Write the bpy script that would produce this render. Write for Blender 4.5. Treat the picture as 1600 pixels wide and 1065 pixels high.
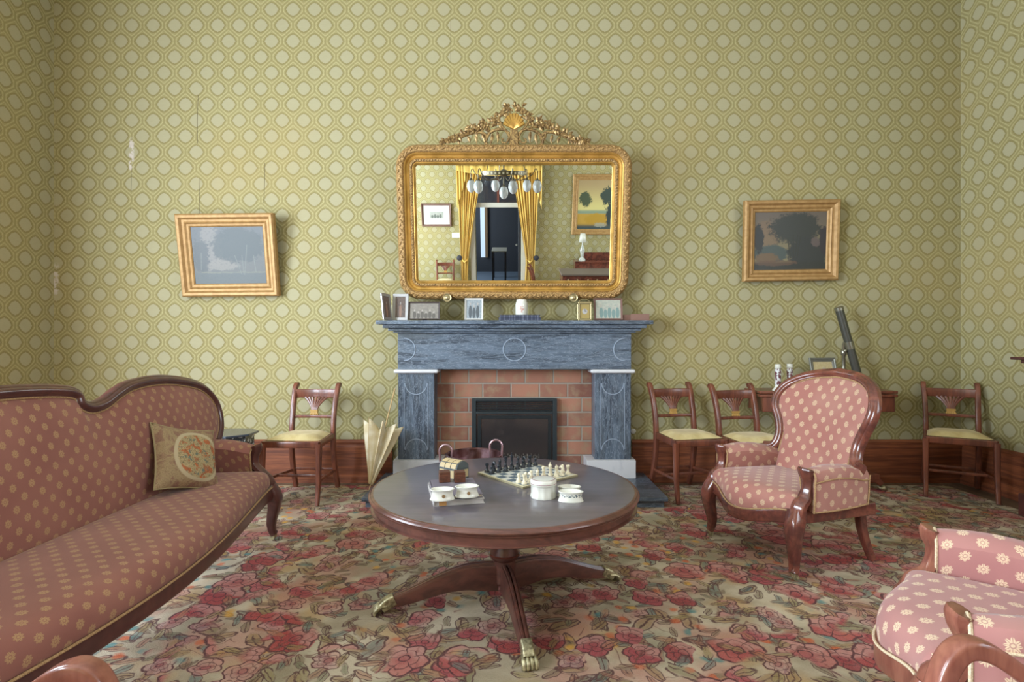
import bpy, bmesh, math, random
from mathutils import Vector, Matrix
R = math.radians; PI = math.pi
random.seed(7)
sc = bpy.context.scene
for o in list(bpy.data.objects): bpy.data.objects.remove(o)
COL = sc.collection

# ------------------------------------------------------------------ camera
H = 1.17; FPX = 850.0
cd = bpy.data.cameras.new('camera'); cam = bpy.data.objects.new('camera', cd); COL.objects.link(cam)
cd.sensor_width = 36; cd.lens = FPX/1600*36; cd.clip_start = .02
cam.location = (0, 0, H); cam.rotation_euler = (R(90), 0, 0)
sc.camera = cam
sc.view_settings.view_transform = 'Standard'; sc.view_settings.look = 'None'
sc.view_settings.gamma = 1; sc.view_settings.use_curve_mapping = False
sc.view_settings.exposure = 0.12
# ------------------------------------------------------------------ world + daylight + added fill window
w = bpy.data.worlds.new('world'); sc.world = w; w.use_nodes = True
wb = w.node_tree.nodes['Background']; wb.inputs[0].default_value = (.75, .85, 1, 1); wb.inputs[1].default_value = 1.0
BACK = 4.56; RIGHT = 3.76; LEFT = -3.84; OPP = -2.35; CEIL = 4.35
def area(name, loc, rot, sx, sy, power, color):
    l = bpy.data.lights.new(name, 'AREA'); l.shape = 'RECTANGLE'; l.size = sx; l.size_y = sy
    l.energy = power; l.color = color
    o = bpy.data.objects.new(name, l); COL.objects.link(o); o.location = loc; o.rotation_euler = rot
    return o
# (y0, y1, z0, z1) window openings
WIN_L = [(1.15, 2.75, .65, 2.95), (-1.6, .1, .65, 2.95)]
WIN_R_FILL = [(-1.7, 1.0, .75, 3.5)]  # added window behind the camera, put in for soft fill
for i, (a, b, c, d) in enumerate(WIN_L):
    area('window_daylight_and_fill', (LEFT-.02, (a+b)/2, (c+d)/2), (0, R(-90), 0), d-c-.1, b-a-.1, [215, 430][i], (.77, .88, 1.0))
for (a, b, c, d) in WIN_R_FILL:
    area('window_daylight_and_fill', (RIGHT+.02, (a+b)/2, (c+d)/2), (0, R(90), 0), d-c-.1, b-a-.1, 130, (.84, .92, 1.0))  # fill lamp in the added right-hand window

def P(px, py, d): return Vector(((px-800)/FPX*d, d, H-(py-532.5)/FPX*d))
def onz(px, py, z):
    d = (H-z)*FPX/(py-532.5); return P(px, py, d)
TILT = R(8.5)
MIR0 = Vector((0, 4.40, 1.515)); MN = Vector((0, -math.cos(TILT), -math.sin(TILT)))
def mp(px, py, py_=OPP):
    "world point on the plane y=py_ that the mirror shows at that pixel"
    o = Vector((0, 0, H)); v = Vector(((px-800)/FPX, 1, (532.5-py)/FPX))
    t = (MIR0-o).dot(MN)/v.dot(MN); q = o+v*t
    v = v-2*v.dot(MN)*MN; t = (py_-q.y)/v.y
    return q+v*t

# ------------------------------------------------------------------ node helper
def srgb(r, g=None, b=None):
    if g is None: r, g, b = [int(r[i:i+2], 16) for i in (0, 2, 4)]
    f = lambda c: (c/255/12.92) if c/255 <= .04045 else ((c/255+.055)/1.055)**2.4
    return (f(r), f(g), f(b), 1)
class E:
    nt = None
    def __init__(s, k): s.k = k
    def _m(s, op, o=None, c=None):
        n = E.nt.nodes.new('ShaderNodeMath'); n.operation = op
        for i, v in enumerate((s, o, c)):
            if v is None: continue
            if isinstance(v, E): E.nt.links.new(v.k, n.inputs[i])
            else: n.inputs[i].default_value = v
        return E(n.outputs[0])
    def __add__(s, o): return s._m('ADD', o)
    __radd__ = __add__
    def __sub__(s, o): return s._m('SUBTRACT', o)
    def __rsub__(s, o): return (s*-1)+o
    def __mul__(s, o): return s._m('MULTIPLY', o)
    __rmul__ = __mul__
    def __truediv__(s, o): return s._m('DIVIDE', o)
    def abs(s): return s._m('ABSOLUTE')
    def frac(s): return s._m('FRACT')
    def floor(s): return s._m('FLOOR')
    def sin(s): return s._m('SINE')
    def cos(s): return s._m('COSINE')
    def sqrt(s): return s._m('SQRT')
    def pow(s, p): return s._m('POWER', p)
    def min(s, o): return s._m('MINIMUM', o)
    def max(s, o): return s._m('MAXIMUM', o)
    def lt(s, o): return s._m('LESS_THAN', o)
    def gt(s, o): return s._m('GREATER_THAN', o)
    def atan2(s, o): return s._m('ARCTAN2', o)
    def ss(s, a, b):
        "smoothstep from a (0) to b (1)"
        n = E.nt.nodes.new('ShaderNodeMapRange'); n.interpolation_type = 'SMOOTHSTEP'
        E.nt.links.new(s.k, n.inputs[0])
        if a < b: n.inputs[1].default_value = a; n.inputs[2].default_value = b; n.inputs[3].default_value = 0; n.inputs[4].default_value = 1
        else: n.inputs[1].default_value = b; n.inputs[2].default_value = a; n.inputs[3].default_value = 1; n.inputs[4].default_value = 0
        return E(n.outputs[0])
def comb(x, y, z=0):
    n = E.nt.nodes.new('ShaderNodeCombineXYZ')
    for i, v in enumerate((x, y, z)):
        if isinstance(v, E): E.nt.links.new(v.k, n.inputs[i])
        else: n.inputs[i].default_value = v
    return E(n.outputs[0])
def sep(v):
    n = E.nt.nodes.new('ShaderNodeSeparateXYZ'); E.nt.links.new(v.k, n.inputs[0]); return [E(o) for o in n.outputs]
def coord(kind='Object'):
    n = E.nt.nodes.new('ShaderNodeTexCoord'); return E(n.outputs[kind])
def noise(v, scale, detail=3, rough=.5, dist=0, color=False):
    n = E.nt.nodes.new('ShaderNodeTexNoise'); E.nt.links.new(v.k, n.inputs['Vector'])
    n.inputs['Scale'].default_value = scale; n.inputs['Detail'].default_value = detail
    n.inputs['Roughness'].default_value = rough; n.inputs['Distortion'].default_value = dist
    return E(n.outputs[1 if color else 0])
def voro(v, scale, rnd=1.0):
    n = E.nt.nodes.new('ShaderNodeTexVoronoi'); n.voronoi_dimensions = '2D'; E.nt.links.new(v.k, n.inputs['Vector'])
    n.inputs['Scale'].default_value = scale; n.inputs['Randomness'].default_value = rnd
    return E(n.outputs['Distance']), E(n.outputs['Color']), E(n.outputs['Position'])
def mixc(f, a, b):
    n = E.nt.nodes.new('ShaderNodeMix'); n.data_type = 'RGBA'
    if isinstance(f, E): E.nt.links.new(f.k, n.inputs[0])
    else: n.inputs[0].default_value = f
    for i, c in ((6, a), (7, b)):
        if isinstance(c, E): E.nt.links.new(c.k, n.inputs[i])
        else: n.inputs[i].default_value = c
    return E(n.outputs[2])
def vscale(v, x, y, z):
    n = E.nt.nodes.new('ShaderNodeVectorMath'); n.operation = 'MULTIPLY'; E.nt.links.new(v.k, n.inputs[0])
    n.inputs[1].default_value = (x, y, z); return E(n.outputs[0])
def vop(op, a, b):
    n = E.nt.nodes.new('ShaderNodeVectorMath'); n.operation = op; E.nt.links.new(a.k, n.inputs[0])
    if isinstance(b, E): E.nt.links.new(b.k, n.inputs[1])
    else: n.inputs[1].default_value = b
    return E(n.outputs[0])
def mat(name, col=None, rough=.5, metal=0, spec=.5, fn=None, bump=None, coat=0, trans=0, ior=1.45, sheen=0):
    m = bpy.data.materials.new(name); m.use_nodes = True; E.nt = m.node_tree
    b = m.node_tree.nodes['Principled BSDF']
    b.inputs['Roughness'].default_value = rough; b.inputs['Metallic'].default_value = metal
    b.inputs['Specular IOR Level'].default_value = spec; b.inputs['Coat Weight'].default_value = coat
    b.inputs['Coat Roughness'].default_value = .12
    b.inputs['Transmission Weight'].default_value = trans; b.inputs['IOR'].default_value = ior
    b.inputs['Sheen Weight'].default_value = sheen
    if col: b.inputs['Base Color'].default_value = col
    if fn:
        r = fn()
        if isinstance(r, tuple): r, hgt = r
        else: hgt = None
        E.nt.links.new(r.k, b.inputs['Base Color'])
        if hgt is not None:
            n = E.nt.nodes.new('ShaderNodeBump'); n.inputs['Distance'].default_value = bump or .002; n.inputs['Strength'].default_value = .6
            E.nt.links.new(hgt.k, n.inputs['Height']); E.nt.links.new(n.outputs[0], b.inputs['Normal'])
    return m

# ------------------------------------------------------------------ materials
PX, PZ = .1803, .2656
def wallpaper(axis):
    def fn():
        X, Y, Z = sep(coord()); u0 = X if axis == 'x' else Y
        n = noise(coord(), 3.0, 2)
        u = (u0+2.106)/PX+.5; v = (Z-3.815)/PZ+.5
        # stitched outline: small stair wobble
        a = (u.frac()-.5).abs(); b = (v.frac()-.5).abs()
        # hexagonal trellis: two interleaved sublattices, the nearer cell wins
        hexd = lambda x, y: x.max((x*.893+y)*.84)
        x1 = a*2; y1 = b*2.964; x2 = 1-x1; y2 = 1.482-y1
        d1 = hexd(x1, y1); d2 = hexd(x2, y2); k1 = d1.lt(d2)
        hx = k1*x1+(1-k1)*x2; hy = k1*y1+(1-k1)*y2; hd = d1.min(d2)
        wob = ((hx-hy)*24.0).sin()*.012
        r = (hx*hx+hy*hy).sqrt()
        med = r*.8+(hx+hy)*.17+wob-hy.ss(.10, .03)*.055-hx.ss(.10, .03)*.02
        m_in = med.ss(.60, .545)
        ring = med.ss(.545, .60)*med.ss(.76, .68)
        l1 = (hd+wob*1.8-.845).abs().ss(.04, .012)
        l2 = (hd-.925).abs().ss(.02, .005)*0.0
        edge = hd.ss(.94, 1.0)
        lines = noise(vscale(coord(), 20, 20, 420), 1.0, 2)
        base = mixc(n.ss(.35, .7), srgb(154, 145, 101), srgb(158, 150, 107))
        c = mixc(ring*.72, base, srgb(132, 122, 80))
        c = mixc(m_in, c, srgb(167, 161, 130))
        c = mixc(l1*.7, c, srgb(192, 184, 138))
        c = mixc(edge*.6, c, srgb(128, 116, 74))
        big = noise(coord(), .9, 3)
        c = mixc(big.ss(.45, .75)*.22, c, srgb(176, 150, 96))
        c = mixc(lines.ss(.3, .8)*.13, c, srgb(130, 122, 76))
        if axis == 'x':   # paper seams that have opened up, and drop joins
            def tear(px, y0, y1, wd=.004, k=.75):
                xx = (px-800)/186.4; za = H+(532.5-y1)/186.4; zb = H+(532.5-y0)/186.4
                return ((X-xx+(Z*9).sin()*.004).abs().ss(wd, wd*.4))*Z.gt(za)*Z.lt(zb)*k*Y.gt(3.0)
            t = tear(309, 148, 224).max(tear(312, 278, 337)).max(tear(413, 255, 318)).max(tear(205, 262, 330, .003, .5)).max(tear(704, 20, 220, .002, .3)).max(tear(1306, 470, 560, .002, .25))
            c = mixc(t, c, srgb(84, 74, 52))
            worn = ((X+3.19).abs().ss(.03, .01))*((Z-2.73).abs().ss(.17, .1))*Y.gt(3.0)
            worn = worn.max(((X+3.835).abs().ss(.05, .02))*((Z-1.68).abs().ss(.16, .08))*Y.gt(3.0))
            c = mixc(worn*noise(coord(), 26, 3).ss(.42, .55)*.8, c, srgb(206, 196, 190))
        return c, ring*-.5+noise(coord(), 60, 2)*.2
    return mat('wallpaper_'+axis, fn=fn, rough=.75, spec=.25, bump=.0012)
WP_X = wallpaper('x'); WP_Y = wallpaper('y')

def wood_fn(c1, c2, sx=14, sy=14, sz=1.6, amt=1.0):
    def fn():
        co = coord()
        n = noise(vscale(co, sx, sy, sz), 1.0, 4, .6, 1.2)
        n2 = noise(vscale(co, sx*6, sy*6, sz*3), 1.0, 2)
        c = mixc((n*.8+n2*.2).ss(.35, .65)*amt, srgb(c1), srgb(c2))
        return c, n2
    return fn
MAH = mat('mahogany_polished', fn=wood_fn('54302a', '7c4638', 9, 9, 9), rough=.22, spec=.6, bump=.0003, coat=.5)
MAHV = mat('mahogany_arm_timber', fn=wood_fn('774438', '96604e', 14, 14, 5), rough=.3, spec=.55, bump=.0003, coat=.35)
MAHT = mat('mahogany_table_timber', fn=wood_fn('50342e', '6c443a', 4, 14, 14), rough=.3, spec=.5, bump=.0002, coat=.35)
CHW = mat('chair_timber', fn=wood_fn('5c352a', '7e4834', 14, 14, 3), rough=.32, spec=.5, bump=.0003, coat=.3)
SOFW = mat('dark_rosewood', fn=wood_fn('4a2c2a', '5e3833', 8, 8, 8), rough=.28, spec=.55, bump=.0003, coat=.4)
BASEW = mat('skirting_timber', fn=wood_fn('643828', '925638', 1.2, 1.2, 26), rough=.4, spec=.45, bump=.0004)
FLOORW = mat('floor_boards', fn=wood_fn('5c4838', '76604a', 18, 1.2, 5), rough=.55, bump=.0006)
TTOP = mat('table_top_blue_reflection', fn=wood_fn('5b565c', '686068', 3, 22, 3, .8), rough=.33, spec=.7, bump=.0002, coat=.45)  # blue-grey puts the cool reflections on the polish into the base colour

def fabric_fn(bg1, bg2, fg, k=.085):
    def fn():
        X, Y, Z = sep(coord('UV'))
        a = ((X+Y)/k).frac()-.5; b = ((X-Y)/k).frac()-.5
        u = (a+b)*.7071; v = (a-b)*.7071
        r = (u*u*1.25+v*v).sqrt(); th = v.atan2(u)
        pet = .30*(.58+.42*(th*4).cos().abs())
        m = (r-pet).ss(.02, -.02)
        m = m*(1-(r-.09).abs().ss(.035, .012)*.75)
        sp = ((th*4).sin().abs()).ss(.05, .3)
        m = m*(r.ss(.13, .11).max(sp))
        weave = noise(coord('UV'), 900, 1); soft = noise(coord(), 4, 2)
        bg = mixc(soft.ss(.3, .7), srgb(bg1), srgb(bg2))
        c = mixc(m*.9, bg, srgb(fg))
        return c, m*.6+weave*.5
    return fn
FAB = mat('rose_sprig_fabric', fn=fabric_fn('a06a60', 'a8786c', 'ccb090'), rough=.75, spec=.25, bump=.0008, sheen=.25)
FAB2 = mat('rose_sprig_fabric_pale', fn=fabric_fn('a97470', 'b28079', 'e2c9a8', .088), rough=.75, spec=.25, bump=.0008, sheen=.25)
FAB3 = mat('rose_sprig_fabric_brown', fn=fabric_fn('8c5a50', '966458', 'b08c64', .076), rough=.75, spec=.25, bump=.0008, sheen=.2)
BRAID = mat('braid_trim', fn=lambda: (mixc(noise(coord(), 260, 2).ss(.4, .6), srgb('94744e'), srgb('b0906a')), noise(coord(), 260, 2)), rough=.8, bump=.001)
BRAID2 = mat('braid_trim_cream', fn=lambda: (mixc(noise(coord(), 260, 2).ss(.4, .6), srgb('c9b494'), srgb('e0cfb0')), noise(coord(), 260, 2)), rough=.8, bump=.001)
SEATF = mat('yellow_seat_fabric', fn=lambda: (mixc(noise(coord(), 9, 4).ss(.4, .65), srgb('c2ac74'), srgb('d6c48e')), noise(coord(), 120, 2)), rough=.8, bump=.0006, sheen=.2)

def marble_fn(scalev):
    def fn():
        co = vscale(coord(), *scalev)
        n = noise(co, 1.0, 6, .62, 1.0); n2 = noise(co, 3.1, 5, .65, 1.6)
        c = mixc(n.ss(.36, .62), srgb('353e4a'), srgb('5c6978'))
        c = mixc((n2-.5).abs().ss(.03, .005)*.55, c, srgb('9aa6b4'))
        c = mixc(noise(co, .6, 3).ss(.5, .66)*.5, c, srgb('4a4f52')); c = mixc(noise(co, .9, 4, .7).ss(.56, .7)*.5, c, srgb('707d8e'))
        return c
    return fn
MARB = mat('blue_grey_marble', fn=marble_fn((2.4, 3, 16)), rough=.3, spec=.5)
MARBV = mat('blue_grey_marble_upright', fn=marble_fn((16, 8, 2.4)), rough=.3, spec=.5)
MARBW = mat('white_marble', fn=lambda: mixc(noise(coord(), 8, 5, .6, 1).ss(.5, .8)*.6, srgb('cfcfd2'), srgb('a9adb4')), rough=.35)
CARVE = mat('incised_line_marble', srgb('8e9aaa'), .4)
def brick_fn():
    X, Y, Z = sep(coord()); v = (Z+.02)/.1195; row = v.floor(); u = X/.236+row*.5+.12
    fu = u.frac(); fv = v.frac(); co = coord()
    e = fu.min(1-fu)*2.0; e2 = fv.min(1-fv)
    nz = noise(co, 30, 3)*.012
    m = (e+nz).ss(.035, .075)*(e2+nz).ss(.035, .085)
    idc = noise(comb(u.floor()*3.71, row*5.13), 1.0, 0)
    c = mixc(idc.ss(.3, .7), srgb('84584a'), srgb('a87660'))
    c = mixc(noise(co, 14, 4).ss(.45, .7)*.6, c, srgb('9a8468')); c = mixc(noise(co, 5, 3).ss(.5, .7)*.4, c, srgb('7a5c50'))
    c = mixc(m, srgb('968c80'), c)
    return c, m+noise(co, 90, 2)*.15
BRICK = mat('brick', fn=brick_fn, rough=.8, bump=.006)
def gold_fn(a='9a6c2c', b='d8a856', s=40):
    def fn():
        n = noise(coord(), s, 4); c = mixc(n.ss(.35, .65), srgb(a), srgb(b)); return c, n
    return fn
GOLD = mat('gilt_smooth', fn=gold_fn('a8823e', 'c89c50', 9), rough=.38, metal=.55, bump=.0005)
GOLDC = mat('gilt_carved', fn=gold_fn('82643c', 'b8945e', 90), rough=.55, metal=.3, bump=.006)
GOLDD = mat('gilt_aged', fn=gold_fn('6e5638', 'b0925e', 60), rough=.45, metal=.5, bump=.002)
GILTF = mat('gilt_picture_frame', fn=gold_fn('a07c4c', 'b08c5a', 25), rough=.5, metal=.25, bump=.001)
BRASS = mat('brass', srgb('a89a74'), .4, .7)
BRASSP = mat('worn_brass_paw', fn=gold_fn('8c8468', 'c4bc98', 70), rough=.4, metal=.7, bump=.002)
MIRR = mat('silvered_glass', srgb(222, 224, 216), .0, 1)
BLK = mat('black_metal', srgb('30383c'), .45, .3)
BLK2 = mat('dark_louvre_metal', srgb('262c30'), .4, .3)
DGL = mat('smoked_glass', srgb('343030'), .10, 0, .8)
COAL = mat('ceramic_coals', fn=lambda: mixc(noise(coord(), 60, 3).ss(.4, .6), srgb('3a3532'), srgb('8c857c')), rough=.9)
PORC = mat('white_porcelain', srgb('dcdcd2'), .2, 0, .5, coat=.5)
PORCB = mat('porcelain_rim_line', srgb('9a6f78'), .25)
PORCG = mat('porcelain_gold_mark', srgb('8c7150'), .3)
PAINTB = mat('painted_flower_blue', fn=lambda: mixc(noise(coord(), 160, 2).ss(.5, .56), srgb('dcdcd2'), srgb('5a6a72')), rough=.25, coat=.4)
PAINTR = mat('painted_figures', fn=lambda: mixc(noise(vscale(coord(), 1, 1, .5), 60, 2).ss(.48, .54), srgb('d8dada'), srgb('6c4248')), rough=.25, coat=.4)
IVORY = mat('ivory_white', srgb('ddd3b8'), .35)
EBON = mat('ebony_black', srgb('2b2f36'), .3)
COPPER = mat('aged_copper', fn=gold_fn('6e4c48', 'a08084', 14), rough=.3, metal=.85, bump=.0008)
COPPERH = mat('copper_handle', srgb('b89aa0'), .3, .8)
PARA = mat('cream_silk', fn=lambda: mixc(noise(coord(), 12, 3).ss(.35, .7), srgb('c6b690'), srgb('d9d0b8')), rough=.7)
CANE = mat('pale_cane', srgb('b89a6a'), .5)
LINW = mat('white_painted_wood', srgb('c8c6bc'), .5)
BLUEK = mat('blue_black_lacquer', srgb('3c4450'), .25, coat=.4)
def inlay_fn():
    n = noise(coord(), 55, 2); return mixc(n.ss(.54, .6), srgb('2c2f33'), srgb('b4b8b4'))
INLAY = mat('inlaid_lacquer', fn=inlay_fn, rough=.3)
PAPER = mat('book_pages', srgb('cfc4a8'), .8)
BOOKW = mat('book_cover_white', srgb('c3bfbe'), .4)
BOOKM = mat('book_cover_mauve', srgb('77707c'), .35)
BOOKN = mat('book_cover_navy', fn=lambda: mixc(noise(vscale(coord(), 60, 1, 1), 1, 1).ss(.5, .6)*.4, srgb('3a3f52'), srgb('8a8ea0')), rough=.5)
BOOKB = mat('book_cover_brown', srgb('7d5c50'), .6)
TAN = mat('tan_leather', srgb('b2824c'), .6)
GREYF = mat('pewter_frame', srgb('76766e'), .4, .4)
SILV = mat('silver_frame', srgb('a2a0a0'), .35, .5)
DFRAME = mat('dark_photo_frame', srgb('4c403c'), .4)
BFRAME = mat('brown_photo_frame', srgb('7a5c52'), .45)
WMAT = mat('white_mount', srgb('d4d2cc'), .8)
CASB = mat('bone_panels', srgb('b8a47c'), .5)
CASF = mat('casket_edging', srgb('5c6468'), .4, .3)
CUBE = mat('walnut_box', fn=wood_fn('4c2e22', '6e4230', 20, 20, 60), rough=.35)
GLASS = mat('clear_glass', (1, 1, 1, 1), .02, 0, .5, trans=1.0)
TELE = mat('bronzed_tube', srgb('54544e'), .35, .5)
TELEB = mat('worn_brass_fitting', srgb('8c8a7c'), .3, .8)
YCUR = mat('yellow_curtain', fn=lambda: mixc(noise(vscale(coord(), 30, 5, 1), 1, 2).ss(.3, .7), srgb('d4ac4c'), srgb('e8c468')), rough=.65, sheen=.3)
CEILM = mat('ceiling_plaster', srgb('d8d4c8'), .9)
DARKW = mat('dark_door_paint', srgb('3a3b42'), .35)
HALLW = mat('hall_wall', srgb('50535c'), .8)
HALLF = mat('hall_floor', srgb('8494aa'), .5)
PLAST = mat('white_plastic', srgb('d6d6d2'), .4)
ETCH = mat('frosted_glass_shade', srgb('dfe4ea'), .25, 0, .5, trans=.35)
METD = mat('aged_metalwork', srgb('6e6656'), .4, .8)
BLANK = mat('pale_linen', srgb('c8c4b8'), .8)

def uvn():
    X, Y, Z = sep(coord('UV')); return X, Y
def ell(X, Y, cx, cy, rx, ry, n, amt=.5):
    a = (X-cx)/rx; b = (Y-cy)/ry
    return ((a*a+b*b).sqrt()+(n-.5)*amt*2.2+(noise(coord('UV'), 26, 3, .7)-.5)*amt*1.2).ss(1.12, .88)
def trunk(X, Y, x0, y0, x1, y1, wd):
    t = (Y-y0)/(y1-y0); xx = t*(x1-x0)+x0
    return (X-xx).abs().ss(wd, wd*.4)*Y.gt(y0)*Y.lt(y1)
def paint_hazy():
    X, Y = uvn(); co = coord('UV'); n = noise(co, 7, 5, .7)
    c = mixc(Y.ss(.2, .95), srgb('5e6160'), srgb('5a5f63')); c = mixc(ell(X, Y, .25, .62, .16, .4, n, .9)*.9, c, srgb('787673'))
    c = mixc(ell(X, Y, .4, .33, .22, .09, n, .6)*.9, c, srgb('7a7873'))
    c = mixc(ell(X, Y, .63, .68, .36, .30, n, .5)*.9, c, srgb('4a5254'))
    c = mixc(ell(X, Y, .12, .5, .12, .28, n, .9)*.9, c, srgb('4d5356'))
    c = mixc(Y.ss(.24, .16)*.7, c, srgb('535c5e'))
    for a in ((.66, .16, .58, .5), (.70, .16, .76, .68), (.69, .16, .68, .5), (.86, .2, .84, .5), (.10, .25, .12, .55)): c = mixc(trunk(X, Y, *a, .009)*.6, c, srgb('6e7370'))
    c = mixc((Y-.2+(n-.5)*.06).abs().ss(.016, .004)*X.gt(.1)*.7, c, srgb('737568'))
    c = mixc(noise(co, 30, 3).ss(.5, .7)*.25, c, srgb('444e52')); return c
def paint_dark():
    X, Y = uvn(); co = coord('UV'); n = noise(co, 8, 5, .7)
    c = mixc(Y.ss(.25, 1), srgb('7b7256'), srgb('61574e')); c = mixc(ell(X, Y, .15, .6, .2, .25, n, .6)*.7, c, srgb('755f4a'))
    c = mixc(ell(X, Y, .22, .28, .26, .15, n, .3), c, srgb('464f4b')); c = mixc(ell(X, Y, .17, .2, .16, .1, n, .4)*.9, c, srgb('6b563f'))
    c = mixc(ell(X, Y, .57, .72, .35, .27, n, .5), c, srgb('373935')); c = mixc(ell(X, Y, .06, .55, .07, .25, n, .6), c, srgb('2f302f'))
    c = mixc(ell(X, Y, .75, .3, .28, .28, n, .35), c, srgb('353735')); c = mixc(ell(X, Y, .97, .5, .07, .25, n, .4), c, srgb('363134'))
    for a in ((.51, .2, .46, .55), (.55, .2, .54, .6), (.6, .2, .64, .58), (.57, .2, .6, .6)): c = mixc(trunk(X, Y, *a, .012)*.9, c, srgb('34352f'))
    c = mixc(Y.ss(.17, .1), c, srgb('343530')); c = mixc(ell(X, Y, .3, .12, .3, .05, n, .6)*.6, c, srgb('654d3c'))
    c = mixc(ell(X, Y, .85, .48, .06, .08, n, .8)*.7, c, srgb('6a5c58')); return c
def paint_field():
    X, Y = uvn(); co = coord('UV'); n = noise(co, 8, 5, .7)
    c = mixc(Y.ss(.35, 1), srgb('c9bd7c'), srgb('a08a64')); c = mixc(Y.ss(.42, .36), c, srgb('7c8d78')); c = mixc(Y.ss(.34, .3), c, srgb('b08c3c'))
    c = mixc(ell(X, Y, .5, .2, .3, .12, n, .5), c, srgb('a9852f')); c = mixc(ell(X, Y, .24, .68, .16, .17, n, .8), c, srgb('39443c'))
    c = mixc(ell(X, Y, .1, .3, .14, .3, n, .7), c, srgb('2f3a3a')); c = mixc(ell(X, Y, .8, .62, .16, .14, n, .8), c, srgb('46503c'))
    c = mixc(Y.ss(.13, .04), c, srgb('3a4648')); c = mixc(ell(X, Y, .4, .09, .16, .05, n, .9)*.7, c, srgb('9a9a8c')); return c
CANV1 = mat('hazy_trees_canvas', fn=paint_hazy, rough=.45); CANV2 = mat('dark_trees_canvas', fn=paint_dark, rough=.4); CANV3 = mat('golden_field_canvas', fn=paint_field, rough=.5)
def photo_fn(bg, fig, cx, n_fig, top=.75):
    def fn():
        X, Y = uvn(); n = noise(coord('UV'), 9, 4, .6)
        c = mixc(n.ss(.3, .7), srgb(bg), srgb(fig)); c = mixc(.55, c, srgb(bg))
        for i in range(n_fig):
            x = cx[0]+(cx[1]-cx[0])*(i+.5)/n_fig; t = top-.12*(i % 2)
            wd = (cx[1]-cx[0])/n_fig*.45
            c = mixc(ell(X, Y, x, t*.45, wd, t*.42, n, .3)*.9, c, srgb(fig)); c = mixc(ell(X, Y, x, t*.97, wd*.45, .07, n, .1)*.8, c, srgb('a8a09a'))
        return c
    return fn
PH1 = mat('sepia_group_photo', fn=photo_fn('8e8880', '5c5854', (.1, .9), 6, .55), rough=.3)
PH2 = mat('wedding_photo', fn=photo_fn('9aa3a8', '4c5258', (.15, .85), 3, .8), rough=.3)
PH3 = mat('family_photo', fn=photo_fn('b2b0a2', '6e8886', (.15, .95), 5, .7), rough=.3)
PH4 = mat('portrait_photo_dark', fn=photo_fn('5a504c', '9a7866', (.35, .65), 1, .7), rough=.3)
PH5 = mat('portrait_photo_cream', fn=photo_fn('c4b68e', 'a08a5c', (.3, .8), 1, .7), rough=.3)
PH6 = mat('small_engraving', fn=photo_fn('aeb0a8', '5c625c', (.1, .9), 4, .7), rough=.4)
DIAL = mat('clock_dial', fn=lambda: mixc(((lambda a: (a[0]-.5)*(a[0]-.5)+(a[1]-.5)*(a[1]-.5))(uvn())).sqrt().ss(.30, .26), srgb('a08c58'), srgb('a9a6a4')), rough=.3)

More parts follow.
